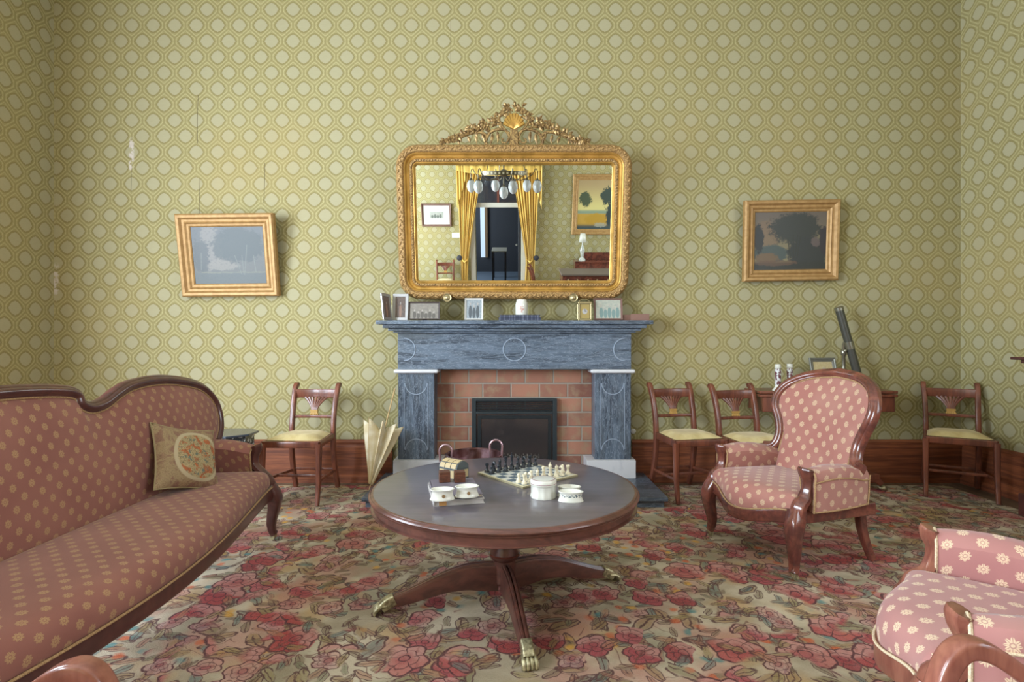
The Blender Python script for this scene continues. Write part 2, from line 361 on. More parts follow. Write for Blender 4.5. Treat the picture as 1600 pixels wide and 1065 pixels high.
def carpet_fn():
    co0 = coord(); warp = noise(co0, 5.0, 3, .6, 0, True)
    co = vop('ADD', co0, vscale(warp, .075, .075, 0)); co = vop('ADD', co, vscale(noise(co0, 24, 2, .6, 0, True), .016, .016, 0)); fine = noise(co0, 230, 2); n1 = noise(co0, 1.1, 3); n2 = noise(vscale(co0, 1, 1.5, 1), 2.3, 3, .6)
    c = mixc(n2.ss(.35, .65), srgb('c2b49c'), srgb('988a72'))
    c = mixc(noise(co0, 2.6, 3).ss(.50, .64)*.55, c, srgb('b48a4c')); c = mixc(noise(vop('ADD', co0, (1, 9, 0)), 2.2, 3).ss(.52, .66)*.5, c, srgb('7e7c62'))
    c = mixc(noise(vop('ADD', co0, (7, 3, 0)), 2.4, 3).ss(.50, .64)*.6, c, srgb('b07468'))
    garl0 = noise(vop('ADD', co0, (2.3, 5.1, 0)), 1.25, 2); garl = (.60-(garl0-.5).abs()*1.9)
    def local(sc_, off, rnd=.75):
        q = vop('ADD', co, off); d, col, pos = voro(q, sc_, rnd)
        dx, dy, _ = sep(vop('SUBTRACT', q, pos)); r = ((dx*dx+dy*dy).sqrt())*sc_
        cr, cg, cb = sep(col); return dx*sc_, dy*sc_, r, dy.atan2(dx), cr, cg, cb
    # soft glow of dye round the bouquets
    # leaves first
    def leaves(c, sc_, off, ca, cb_, cc, thr):
        dx, dy, r, th, cr, cg, cb = local(sc_, off, .9)
        an = cg*6.28; x = dx*an.cos()+dy*an.sin(); y = dy*an.cos()-dx*an.sin()
        e = ((x/.46)*(x/.46)+(y/.17)*(y/.17)).sqrt(); on = cr.gt(thr)
        fill = mixc(cb.gt(.55), srgb(ca), srgb(cb_)); fill = mixc(cb.gt(.8), fill, srgb(cc))
        c = mixc(e.ss(1.05, .6)*on*.6, c, fill)
        ol = (e-.95).abs().ss(.16, .05).max((y.abs()).ss(.03, .01)*e.lt(.95))
        return mixc(ol*on*noise(co0, 14, 2).ss(.3, .5)*.9, c, srgb('4c262c'))
    c = leaves(c, 5.4, (1.7, .4, 0), '6e683e', '8a6a3c', '44645f', .35)
    c = leaves(c, 7.5, (5.7, 2.4, 0), '8c6a3c', '8e6c40', '3c605c', .40)
    c = leaves(c, 10.0, (3.1, 8.2, 0), '66563c', '8a5a44', '3f6064', .50)
    c = leaves(c, 12.0, (8.1, 1.2, 0), '6d5a44', '94604e', '6a6f52', .45)
    # little berries and buds
    dx, dy, r, th, cr, cg, cb = local(13, (9, 4, 0), .9)
    col = mixc(cb.gt(.5), srgb('c0582e'), srgb('3f7c7c')); col = mixc(cb.gt(.8), col, srgb('d09a38'))
    c = mixc(r.ss(.38, .12)*cr.gt(.45)*garl.ss(.46, .56)*.8, c, col)
    def roses(c, sc_, off, thr, gate, rad, cols, k=.9):
        dx, dy, r, th, cr, cg, cb = local(sc_, off, .8)
        ph = cg*6.28; lob = (th*2.5+ph).cos().abs()
        Rr = lob*.09+(rad-.06)+ (th*7+ph).sin()*.012
        on = cr.gt(thr)*gate
        a, b, cc = cols
        col = mixc(cb.ss(.35, .4), srgb(a), srgb(b)); col = mixc(cb.ss(.72, .76), col, srgb(cc))
        side = ((dx*cg.ss(.2, .8)+dy)*2.2+.5)
        shade = mixc((side+(noise(co, 14, 3)-.5)*1.6).ss(.35, .85)*.7, col, srgb('bd9086'))
        shade = mixc(noise(co, 30, 3).ss(.55, .68)*.45, shade, srgb('74202c'))
        c = mixc((r-Rr).ss(.09, -.02)*on*.35, c, srgb('c07868'))
        c = mixc((r-Rr).ss(.02, -.02)*on*k, c, shade)
        c = mixc(r.ss(rad*.55, rad*.2)*on*.55, c, srgb('8e2c38'))
        sepl = lob.ss(.16, .03)*r.gt(rad*.32)*(r-Rr).lt(.0)
        ring2 = (r-(Rr*.62+(th*5).sin()*.012)).abs().ss(.022, .006)*.75
        ol = (r-Rr).abs().ss(.034, .012).max(sepl).max((r-rad*.24).abs().ss(.02, .006)).max(ring2)
        c = mixc(ol*on*.95, c, srgb('4c1b2a'))
        return c
    gate = garl.ss(.50, .54)
    c = roses(c, 6.2, (3.3, 1.9, 0), .42, garl.ss(.47, .51), .43, ('9c3a46', 'a85058', '8e2a36'))
    c = roses(c, 4.5, (.3, .2, 0), .45, gate, .43, ('9c3439', 'a84c4c', 'b06c64'))
    c = roses(c, 6.8, (6.6, 4.1, 0), .62, 1-gate, .38, ('a8848e', 'b0949c', '9c5c70'), .30)
    c = leaves(c, 9.0, (2.1, 6.2, 0), '8a7a4c', 'a06a4e', '4a6f6a', .62)
    # thin drawn twigs
    tw = (noise(vop('ADD', co0, (4, 4, 0)), 3.6, 2, .5, 1.2)-.5).abs().ss(.012, .003)*noise(co0, 6, 1).ss(.5, .58)
    c = mixc(tw*.7, c, srgb('5e3230'))
    weave = noise(vscale(co0, 1, 6, 1), 60, 2)
    c = mixc(weave.ss(.4, .8)*.28, c, srgb('746656'))
    c = mixc(fine.ss(.3, .7)*.10, c, srgb('d8ceb8'))
    return c, fine
CARP = mat('floral_carpet', fn=carpet_fn, rough=.95, spec=.15, bump=.002)
def cushion_fn():
    X, Y = uvn(); co = coord('UV'); r = ((X-.60)*(X-.60)*1.0+(Y-.48)*(Y-.48)).sqrt()
    n = noise(co, 9, 4, .6, .8); n2 = noise(co, 22, 3, .6, 1.5)
    fl = mixc(n.ss(.52, .58), srgb('b39f76'), srgb('b8683e')); fl = mixc((n2-.5).abs().ss(.05, .015)*.8, fl, srgb('5e5440'))
    fl = mixc(noise(co, 13, 2).ss(.6, .66), fl, srgb('6a7266'))
    out = mixc(noise(co, 6, 3, .6, 1).ss(.45, .6), srgb('a08a68'), srgb('8c6a58')); out = mixc((n2-.5).abs().ss(.04, .01)*.5, out, srgb('6a5038'))
    c = mixc(r.ss(.415, .40), out, srgb('b8a888')); c = mixc(r.ss(.36, .35), c, fl)
    return c, n2
CUSH = mat('tapestry_cushion', fn=cushion_fn, rough=.85, bump=.002)
CUSHE = mat('cushion_piping', srgb('9c8c68'), .8)

# ------------------------------------------------------------------ mesh helper
class MB:
    def __init__(s): s.v = []; s.f = []; s.uv = []; s.M = Matrix()
    def add(s, verts, faces, uvs=None):
        b = len(s.v); s.v += [s.M @ Vector(p) for p in verts]
        for i, f in enumerate(faces):
            s.f.append([b+k for k in f]); s.uv.append(uvs[i] if uvs else [(verts[k][0], verts[k][1]) for k in f])
        return s
    def box(s, x0, y0, z0, x1, y1, z1, rz=0, c=None):
        vs = [(x, y, z) for z in (z0, z1) for y in (y0, y1) for x in (x0, x1)]
        if rz:
            m = Matrix.Translation(c or Vector(((x0+x1)/2, (y0+y1)/2, 0))) @ Matrix.Rotation(rz, 4, 'Z') @ Matrix.Translation(-Vector(c or ((x0+x1)/2, (y0+y1)/2, 0)))
            vs = [tuple(m @ Vector(p)) for p in vs]
        fs = [(0, 2, 3, 1), (4, 5, 7, 6), (0, 1, 5, 4), (2, 6, 7, 3), (0, 4, 6, 2), (1, 3, 7, 5)]
        uv = []
        for f in fs:
            p = [vs[k] for k in f]
            nrm = (Vector(p[1])-Vector(p[0])).cross(Vector(p[2])-Vector(p[1]))
            ax = max(range(3), key=lambda i: abs(nrm[i]))
            uv.append([((q[1] if ax == 0 else q[0]), (q[1] if ax == 2 else q[2])) for q in p])
        return s.add(vs, fs, uv)
    def grid(s, rows, cu=False, cv=False, uvs=None):
        "rows: list of rows of points"
        n, m = len(rows), len(rows[0]); vs = [p for r in rows for p in r]; fs = []; uu = []
        for i in range(n if cv else n-1):
            for j in range(m if cu else m-1):
                i2, j2 = (i+1) % n, (j+1) % m
                fs.append((i*m+j, i*m+j2, i2*m+j2, i2*m+j))
                if uvs: uu.append([uvs(i, j), uvs(i, j+1), uvs(i+1, j+1), uvs(i+1, j)])
        return s.add(vs, fs, uu or None)
    def lathe(s, prof, n=24, c=(0, 0, 0), cap=True, sx=1, sy=1, flute=None):
        rows = []
        for (r, z) in prof:
            rows.append([(c[0]+sx*r*(1+(flute[1]*math.cos(flute[0]*2*PI*j/n) if flute else 0))*math.cos(2*PI*j/n), c[1]+sy*r*(1+(flute[1]*math.cos(flute[0]*2*PI*j/n) if flute else 0))*math.sin(2*PI*j/n), c[2]+z) for j in range(n)])
        s.grid(rows, cu=True)
        if cap:
            b = len(s.v)-n*len(prof); s.f.append([b+j for j in range(n)][::-1]); s.uv.append([(0, 0)]*n)
            b2 = len(s.v)-n; s.f.append([b2+j for j in range(n)]); s.uv.append([(0, 0)]*n)
        return s
    def sweep(s, path, prof, up=(0, 0, 1), closed=False, sa=None, sb=None, cap=True):
        path = [Vector(p) for p in path]; n = len(path); rows = []; L = [0]
        for i in range(1, n+1): L.append(L[-1]+(path[i % n]-path[i-1]).length)
        for i in range(n):
            if closed: T = path[(i+1) % n]-path[i-1]
            else: T = path[min(i+1, n-1)]-path[max(i-1, 0)]
            T.normalize(); U = Vector(up[i] if isinstance(up, list) else up)
            S = T.cross(U)
            if S.length < 1e-5: S = T.cross(Vector((0.01, 1, 0.02)))
            S.normalize(); N = S.cross(T)
            a = (sa[i] if sa else 1); b = (sb[i] if sb else a)
            rows.append([tuple(path[i]+S*p[0]*a+N*p[1]*b) for p in prof])
        m = len(prof); per = [0]
        for j in range(1, m+1): per.append(per[-1]+math.dist(prof[j % m], prof[j-1]))
        s.grid(rows, cu=True, cv=closed, uvs=lambda i, j: (L[i], per[j]))
        if cap and not closed:
            b = len(s.v)-n*m; s.f.append([b+j for j in range(m)]); s.uv.append([(0, 0)]*m)
            b = len(s.v)-m; s.f.append([b+j for j in range(m)][::-1]); s.uv.append([(0, 0)]*m)
        return s
    def tube(s, path, r, n=8, up=(0, 0, 1), closed=False, rs=None):
        return s.sweep(path, circ(r, n), up, closed, sa=rs)
    def ball(s, c, r, n=10, sx=1, sy=1, sz=1):
        prof = [(max(1e-4, r*math.sin(PI*i/n)), -r*sz*math.cos(PI*i/n)) for i in range(n+1)]
        return s.lathe(prof, n+4, c, cap=False, sx=sx, sy=sy)
    def prism(s, poly, z0, z1):
        n = len(poly); vs = [(x, y, z0) for x, y in poly]+[(x, y, z1) for x, y in poly]
        fs = [list(range(n))[::-1], list(range(n, 2*n))]+[(i, (i+1) % n, n+(i+1) % n, n+i) for i in range(n)]
        return s.add(vs, fs)
    def build(s, name, m, parent=None, smooth=True, bevel=0, sub=0, label=None, loc=None, rot=None, weld=True, solid=0, seg=2):
        me = bpy.data.meshes.new(name); bm = bmesh.new(); vv = [bm.verts.new(p) for p in s.v]; uvl = bm.loops.layers.uv.new('UVMap')
        for f, u in zip(s.f, s.uv):
            try: fc = bm.faces.new([vv[k] for k in f])
            except ValueError: continue
            for l, q in zip(fc.loops, u): l[uvl].uv = q
        if weld: bmesh.ops.remove_doubles(bm, verts=bm.verts, dist=1e-5)
        bmesh.ops.recalc_face_normals(bm, faces=bm.faces)
        for f in bm.faces: f.smooth = smooth
        bm.to_mesh(me); bm.free(); me.materials.append(m)
        if smooth and not sub:
            try: me.set_sharp_from_angle(angle=R(42))
            except Exception: pass
        o = bpy.data.objects.new(name, me); COL.objects.link(o)
        if parent: o.parent = parent
        if loc: o.location = loc
        if rot: o.rotation_euler = rot
        if solid: md = o.modifiers.new('s', 'SOLIDIFY'); md.thickness = solid; md.offset = 0
        if bevel: md = o.modifiers.new('b', 'BEVEL'); md.width = bevel; md.segments = seg; md.limit_method = 'ANGLE'; md.angle_limit = R(40)
        if sub: md = o.modifiers.new('u', 'SUBSURF'); md.levels = sub; md.render_levels = sub
        if label: o['label'] = label
        return o
def circ(r, n=10, ry=None): return [(r*math.cos(2*PI*i/n), (ry or r)*math.sin(2*PI*i/n)) for i in range(n)]
def rrect(a, b, r, n=3):
    "rounded rect profile, half sizes a,b"
    out = []
    for cx, cy, t in ((a-r, b-r, 0), (-a+r, b-r, 90), (-a+r, -b+r, 180), (a-r, -b+r, 270)):
        for i in range(n+1): t2 = R(t+90*i/n); out.append((cx+r*math.cos(t2), cy+r*math.sin(t2)))
    return out
def cr(pts, n=6, closed=False):
    P_ = [Vector(p) for p in pts]; out = []; m = len(P_)
    for i in range(m if closed else m-1):
        if closed: a, b, c, d = P_[i-1], P_[i], P_[(i+1) % m], P_[(i+2) % m]
        else: a, b, c, d = P_[max(i-1, 0)], P_[i], P_[i+1], P_[min(i+2, m-1)]
        for k in range(n):
            t = k/n; out.append(.5*((2*b)+(c-a)*t+(2*a-5*b+4*c-d)*t*t+(3*b-a-3*c+d)*t**3))
    if not closed: out.append(P_[-1])
    return out
def thing(name, label, cat, loc=(0, 0, 0), rz=0, group=None, rot=None):
    o = bpy.data.objects.new(name, None); COL.objects.link(o); o.empty_display_size = .1
    o.location = loc; o.rotation_euler = rot or (0, 0, rz); o['label'] = label; o['category'] = cat
    if group: o['group'] = group
    return o
def tag(o, label, cat, group=None, kind=None):
    if label: o['label'] = label
    if cat: o['category'] = cat
    if group: o['group'] = group
    if kind: o['kind'] = kind
    return o
def struct(o): o['kind'] = 'structure'; return o
def kids(o): return [c for c in bpy.data.objects if c.parent == o]
def copy_tree(o, loc=None, rz=None, label=None, group=None, parent=None):
    c = o.copy(); COL.objects.link(c); c.parent = parent
    if loc is not None: c.location = loc
    if rz is not None: c.rotation_euler[2] = rz
    if label: c['label'] = label
    if group: c['group'] = group
    for k in kids(o): copy_tree(k, parent=c)
    return c

# ------------------------------------------------------------------ room shell
T = .2
def wall_with_holes(name, axis, at, a0, a1, holes, m, outward):
    "axis 'y': wall plane at y=at running in x; axis 'x': plane at x=at running in y"
    mb = MB(); zs = -.008
    def bx(u0, u1, z0, z1):
        if u1-u0 < 1e-4 or z1-z0 < 1e-4: return
        lo, hi = sorted((at, at+outward*T))
        if axis == 'y': mb.box(u0, lo, z0, u1, hi, z1)
        else: mb.box(lo, u0, z0, hi, u1, z1)
    cur = a0
    for (u0, u1, z0, z1) in sorted(holes):
        bx(cur, u0, zs, CEIL); bx(u0, u1, zs, z0); bx(u0, u1, z1, CEIL); cur = u1
    bx(cur, a1, zs, CEIL)
    return struct(mb.build(name, m, smooth=False, weld=False))
dl = mp(742.5, 380).x; dr = mp(814.5, 380).x; dtop = mp(780, 272).z
wall_with_holes('wall_back', 'y', BACK, LEFT-T, RIGHT+T, [], WP_X, 1)
wall_with_holes('wall_left', 'x', LEFT, OPP-T, BACK, WIN_L, WP_Y, -1)
wall_with_holes('wall_right', 'x', RIGHT, OPP-T, BACK, WIN_R_FILL, WP_Y, 1)
wall_with_holes('wall_front', 'y', OPP, LEFT, RIGHT, [(dl, dr, -.008, dtop)], WP_X, -1)
struct(MB().box(LEFT-T, OPP-T, -.15, RIGHT+T, BACK+T, -.008).build('floor', FLOORW, smooth=False))
struct(MB().box(LEFT-T, OPP-T, CEIL, RIGHT+T, BACK+T, CEIL+.15).build('ceiling', CEILM, smooth=False))
def skirting(name, p0, p1, nrm):
    mb = MB(); prof = [(0, 0), (.046, 0), (.046, .05), (.032, .062), (.030, .29), (.024, .315), (.026, .335), (.012, .352), (0, .355)]
    p0 = Vector(p0); p1 = Vector(p1); n = Vector(nrm)
    rows = [[tuple(p+n*(a+.0005)+Vector((0, 0, b-.008))) for a, b in prof] for p in (p0, p1)]
    mb.grid(rows); 
    b = len(mb.v)-2*len(prof); k = len(prof); mb.f.append([b+i for i in range(k)]); mb.uv.append([(0, 0)]*k); mb.f.append([b+k+i for i in range(k)]); mb.uv.append([(0, 0)]*k)
    return struct(mb.build(name, BASEW, smooth=False))
skirting('baseboard_back', (LEFT, BACK, 0), (-1.0, BACK, 0), (0, -1, 0)); skirting('baseboard_back_right', (1.0, BACK, 0), (RIGHT, BACK, 0), (0, -1, 0))
skirting('baseboard_left', (LEFT, OPP+.05, 0), (LEFT, BACK-.05, 0), (1, 0, 0)); skirting('baseboard_right', (RIGHT, OPP+.05, 0), (RIGHT, BACK-.05, 0), (-1, 0, 0))
skirting('baseboard_front', (LEFT, OPP, 0), (dl-.12, OPP, 0), (0, 1, 0)); skirting('baseboard_front_right', (dr+.12, OPP, 0), (RIGHT, OPP, 0), (0, 1, 0))
k = 0
for (x, sgn, wins) in ((LEFT, -1, WIN_L), (RIGHT, 1, WIN_R_FILL)):  # the right-hand window is added, a setting for the fill lamp
    for (a, b, c, d) in wins:
        k += 1; f = .07; mb = MB(); X0, X1 = sorted((x-sgn*.03, x+sgn*.0)); X2, X3 = sorted((x+sgn*.08, x+sgn*.13))
        mb.box(X0, a-.1, c-.1, X1, a, d+.1).box(X0, b, c-.1, X1, b+.1, d+.1).box(X0, a, d, X1, b, d+.1).box(X0, a, c-.1, X1, b, c)
        mb.box(X2, a, c, X3, a+f, d).box(X2, b-f, c, X3, b, d).box(X2, a+f, d-f, X3, b-f, d).box(X2, a+f, c, X3, b-f, c+f).box(X2, a+f, (c+d)/2-.03, X3, b-f, (c+d)/2+.03)
        wn = struct(mb.build('window_%d' % k, LINW, smooth=False))
        MB().box(x+sgn*.10, a+f, c+f, x+sgn*.105, b-f, d-f).build('window_pane', GLASS, wn, smooth=False)
# carpet
tag(MB().box(-3.45, -1.7, -.0075, 3.52, 4.41, 0).build('carpet', CARP, smooth=False), 'large worn floral carpet of red and pink roses on a beige ground', 'carpet')

# ------------------------------------------------------------------ fireplace
CX = .02
fp = thing('fireplace_surround', 'blue-grey marble fireplace surround with white marble plinths and caps', 'fireplace', (CX, BACK-.001, 0))
def fpo(mb, *a, **k): return mb.build(*a, parent=fp, **k)
# local: y negative = toward room
ZH = .073
mb = MB()
for (hx, y, z0, z1) in ((1.078, -.34, 1.300, 1.330), (1.035, -.30, 1.272, 1.2995), (1.00, -.265, 1.25, 1.2715), (.965, -.235, 1.235, 1.2495)): mb.box(-hx, y, z0, hx, 0, z1)
fpo(mb, 'mantelshelf', MARB, smooth=False, bevel=.004)
fz = fpo(MB().box(-.935, -.20, .944, .935, 0, 1.2345), 'frieze', MARB, smooth=False, bevel=.003)
def arc(cx, cz, r, a0, a1, y, n=20): return [(cx+r*math.cos(R(a0+(a1-a0)*i/n)), y, cz+r*math.sin(R(a0+(a1-a0)*i/n))) for i in range(n+1)]
mb = MB(); zc = 1.102; rr = .090
mb.tube(arc(0, zc, rr, 0, 360, -.20, 40)[:-1], .0045, 6, (0, 1, 0), True); mb.tube(arc(-.885, zc, rr, -90, 90, -.20), .0045, 6, (0, 1, 0)); mb.tube(arc(.885, zc, rr, 90, 270, -.20), .0045, 6, (0, 1, 0))
mb.tube([(-.93, -.20, .995), (.93, -.20, .995)], .002, 4)
mb.build('incised_ring', CARVE, fz)
for sgn in (-1, 1):
    a, b = sorted((sgn*.645, sgn*.935))
    pl = fpo(MB().box(a, -.19, .2205, b, 0, .912), 'pilaster', MARBV, smooth=False, bevel=.003)
    mb = MB(); c = (a+b)/2; hw = .095; r2 = .088
    mb.tube([(c-hw, -.19, .30), (c-hw, -.19, .83)], .003, 6); mb.tube([(c+hw, -.19, .30), (c+hw, -.19, .83)], .003, 6)
    mb.tube(arc(c, .83, r2, 180, 360, -.19), .0035, 6, (0, 1, 0)); mb.tube(arc(c, .295, r2, 0, 180, -.19), .0035, 6, (0, 1, 0))
    mb.build('incised_panel_line', CARVE, pl)
    a2, b2 = sorted((sgn*.61, sgn*.965)); fpo(MB().box(a2, -.225, .9125, b2, 0, .9435), 'cap', MARBW, smooth=True, bevel=.013, seg=4)
    a2, b2 = sorted((sgn*.575, sgn*.968)); fpo(MB().box(a2, -.225, ZH+.0005, b2, 0, .22), 'plinth', MARBW, smooth=False, bevel=.004)
bi = fpo(MB().box(-.644, -.02, ZH+.0005, .644, 0, .9435), 'brick_infill', BRICK, smooth=False)
he = thing('hearth', 'blue-grey marble hearth slab on the floor under the fireplace', 'hearth', (CX, BACK-.001, 0))
MB().box(-1.05, -.73, .0003, 1.05, 0, .045).build('hearth_base', MARB, he, smooth=False)
MB().box(-1.075, -.75, .0455, 1.075, 0, ZH).build('hearth_slab', MARB, he, smooth=False, bevel=.004)
ins = thing('fireplace_insert', 'black metal gas fire insert with glass front set in the brickwork', 'fireplace insert', (CX, BACK-.023, ZH+.001))
w2 = .352; zt = .62
mb = MB().box(-w2, -.05, 0, -w2+.035, 0, zt).box(w2-.035, -.05, 0, w2, 0, zt).box(-w2+.035, -.05, zt-.02, w2-.035, 0, zt).box(-w2+.035, -.05, 0, w2-.035, 0, .05).box(-w2+.035, -.052, zt-.125, w2-.035, -.003, zt-.105)
mb.build('frame', BLK, ins, smooth=False, bevel=.002)
mb = MB()
for i in range(6): mb.box(-w2+.036, -.045+.001*i, zt-.102+i*.014, w2-.036, -.03, zt-.094+i*.014)
mb.build('louvre', BLK2, ins, smooth=False)
d_ = MB().box(-w2+.036, -.04, .051, w2-.036, -.036, zt-.126).build('glass_door', DGL, ins, smooth=False)
MB().box(-w2+.05, -.046, .062, -w2+.075, -.0405, zt-.14).box(w2-.075, -.046, .062, w2-.05, -.0405, zt-.14).box(-w2+.075, -.046, zt-.165, w2-.075, -.0405, zt-.14).box(-w2+.075, -.046, .062, w2-.075, -.0405, .085).build('door_frame', BLK2, d_, smooth=False)
mb = MB()
for i in range(26): x = -.2+i*.016; mb.box(x, -.044, .10, x+.006, -.041, .155+.01*(i % 2))
mb.build('grate', COAL, ins, smooth=False)
tag(MB().lathe([(.022, 0), (.022, .006), (.016, .010), (.004, .011)], 16).build('wall_socket', PLAST, loc=(1.015, BACK-.001, .415), rot=(R(90), 0, 0)), 'small round white wall socket just above the skirting right of the fireplace', 'socket')

# ------------------------------------------------------------------ mirror
W2, HM = .925, 1.205
mi = thing('overmantel_mirror', 'wide gilt overmantel mirror with rounded corners leaning over the mantelpiece', 'mirror', (CX-.005, 4.445, 1.512), rot=(TILT, 0, 0))
# local: x right, z up (along glass), y negative toward the room
def rr_path(a, z0, z1, r, n=8):
    out = []
    for cx, cz, t in ((a-r, z1-r, 0), (-a+r, z1-r, 90), (-a+r, z0+r, 180), (a-r, z0+r, 270)):
        for i in range(n+1): t2 = R(t+90*i/n); out.append((cx+r*math.cos(t2), 0, cz+r*math.sin(t2)))
    return out
def ring_strip(mb, prof, a, z0, z1, r, y0=0):
    "prof: (inset from outer edge, height toward room)"
    rows = []
    for ins_, h in prof:
        rows.append([(x, y0-h, z) for x, y, z in rr_path(a-ins_, z0+ins_, z1-ins_, max(r-ins_, .012))])
    mb.grid(rows, cu=True)
mb = MB(); ring_strip(mb, [(0, 0), (0, .03), (.008, .052), (.03, .068), (.052, .066), (.064, .05)], W2, 0, HM, .17); mb.build('carved_outer_moulding', GOLDC, mi)
mb = MB(); ring_strip(mb, [(.064, .05), (.070, .054), (.076, .05), (.082, .034), (.094, .030), (.100, .034), (.104, .030)], W2, 0, HM, .17); mb.build('gilt_cove', GOLD, mi)
mb = MB(); ring_strip(mb, [(.104, .030), (.110, .038), (.124, .036), (.130, .028)], W2, 0, HM, .17); mb.build('leaf_border', GOLDC, mi)
mb = MB(); ring_strip(mb, [(.130, .028), (.136, .030), (.150, .016), (.152, .008), (.152, .0)], W2, 0, HM, .17); mb.build('inner_slip', GOLD, mi)
# small carved leaves round the outer moulding
mb = MB(); path = rr_path(W2-.03, .03, HM-.03, .14, 10)
pts = []; 
for i in range(len(path)):
    a = Vector(path[i]); b = Vector(path[(i+1) % len(path)]); L = (b-a).length; n = max(1, round(L/.034))
    for j in range(n): pts.append((a.lerp(b, j/n), (b-a).normalized()))
for i, (p, t) in enumerate(pts):
    side = Vector((t.z, 0, -t.x)); sgn = 1 if i % 2 else -1
    q = p+Vector((0, -.066, 0))+side*sgn*.006; mb.M = Matrix.Translation(q) @ Matrix.Rotation(-math.atan2(t.z, t.x)+sgn*.5, 4, 'Y')
    mb.ball((0, 0, 0), .013, 6, 1.35, .6, .6)
mb.build('carved_leaf_border', GOLDC, mi)
mb = MB(); path = rr_path(W2-.117, .117, HM-.117, .06, 5)
for i in range(len(path)):
    a = Vector(path[i]); b = Vector(path[(i+1) % len(path)]); L = (b-a).length; n = max(1, round(L/.022))
    for j in range(n):
        q = a.lerp(b, j/n); mb.M = Matrix.Translation(q+Vector((0, -.037, 0))); mb.ball((0, 0, 0), .0075, 4, 1, .6, 1)
mb.build('bead_border', GOLDD, mi)
a = W2-.1515; MB().box(-a, -.006, .1515, a, -.002, HM-.1515).build('mirror_glass', MIRR, mi, smooth=False)
MB().grid([[(x, yy, z) for x, y, z in rr_path(W2-.03, .03, HM-.03, .14)] for yy in (.0, .012)], cu=True).build('backboard', DARKW, mi, smooth=False)
# crest
crest = MB()
def leaf(mb, p, ang, L, wd, curl=.3, y=0, th=.008):
    "pointed leaf in the xz plane"
    pts = []
    for i in range(7):
        t = i/6; a = ang+curl*t; 
        if i == 0: q = Vector((p[0], p[1], p[2]))
        else: q = q+Vector((math.cos(a), -.12*math.sin(t*3), math.sin(a)))*(L/6)
        pts.append(q.copy())
    ws = [.25, .8, 1, .9, .65, .35, .05]
    mb.sweep(pts, [(wd/2, 0), (0, th), (-wd/2, 0), (0, -th*.6)], (0, -1, 0), sa=ws, sb=[.5, .9, 1, .9, .7, .5, .1])
def scroll(mb, pts, r0, r1, n=6):
    p = cr(pts, n); k = len(p); rs = [r0+(r1-r0)*i/(k-1) for i in range(k)]
    mb.sweep(p, [(1, 0), (.6, .8), (-.6, .8), (-1, 0), (-.5, -.6), (.5, -.6)], (0, -1, 0), sa=rs)
zt = HM-.004
for s in (-1, 1):
    scroll(crest, [(s*.03, -.03, zt), (s*.035, -.035, zt+.06), (s*.07, -.035, zt+.11), (s*.13, -.035, zt+.115), (s*.19, -.03, zt+.09), (s*.22, -.03, zt+.03), (s*.21, -.03, zt)], .010, .014)
    scroll(crest, [(s*.20, -.03, zt+.06), (s*.26, -.035, zt+.095), (s*.34, -.03, zt+.085), (s*.42, -.03, zt+.055), (s*.50, -.03, zt+.03), (s*.56, -.025, zt+.008)], .014, .006)
    scroll(crest, [(s*.04, -.04, zt+.05), (s*.055, -.045, zt+.02), (s*.085, -.045, zt+.015), (s*.095, -.045, zt+.035), (s*.08, -.045, zt+.045)], .008, .006)
    scroll(crest, [(s*.03, -.035, zt+.08), (s*.085, -.04, zt+.13), (s*.115, -.04, zt+.19), (s*.09, -.04, zt+.25), (s*.04, -.035, zt+.27), (s*.02, -.03, zt+.255)], .010, .012)
    for a, b, c, d in ((.13, .10, -1.9, .09), (.17, .085, -1.7, .09), (.25, .08, -2.2, .08), (.30, .075, -2.0, .07), (.36, .065, -2.2, .06), (.44, .04, -2.3, .045)):
        leaf(crest, (s*a, -.035, zt+b), c if s > 0 else PI-c, d, .026, (.5 if s > 0 else -.5))
rnd = random.Random(3)
env = [(0, .335), (.05, .31), (.10, .26), (.14, .215), (.20, .19), (.27, .16), (.34, .135), (.40, .10), (.46, .05), (.52, .04), (.58, .025)]
def envz(x):
    for (a, b), (c, d) in zip(env, env[1:]):
        if a <= x <= c: return b+(d-b)*(x-a)/(c-a)
    return .02
for i in range(330):
    x = rnd.uniform(0, .57)**1.0; s = rnd.choice((-1, 1)); zz = envz(x)*rnd.uniform(.62, .97)
    if x < .09 and zz < .22: zz = envz(x)*.85
    leaf(crest, (s*x, -.03-rnd.uniform(0, .02), zt+zz), rnd.uniform(0, 2*PI), rnd.uniform(.024, .048), rnd.uniform(.018, .030), rnd.uniform(-.8, .8))
for i in range(40):
    x = rnd.uniform(0, .5); s = rnd.choice((-1, 1)); crest.ball((s*x, -.04, zt+envz(x)*rnd.uniform(.7, .95)), rnd.uniform(.006, .011), 5)
crest.box(-.03, -.05, zt-.002, .03, -.01, zt+.12)
cr_o = crest.build('crest', GOLDD, mi, label='carved gilt crest of leaves and scrolls')
sh = MB()
for i in range(9):
    a = R(20+140*i/8); scroll(sh, [(0, -.045, zt+.12), (.045*math.cos(a), -.06, zt+.12+.05*math.sin(a)), (.078*math.cos(a), -.048, zt+.125+.10*math.sin(a))], .006, .017, 5)
sh.build('shell', GOLD, cr_o)
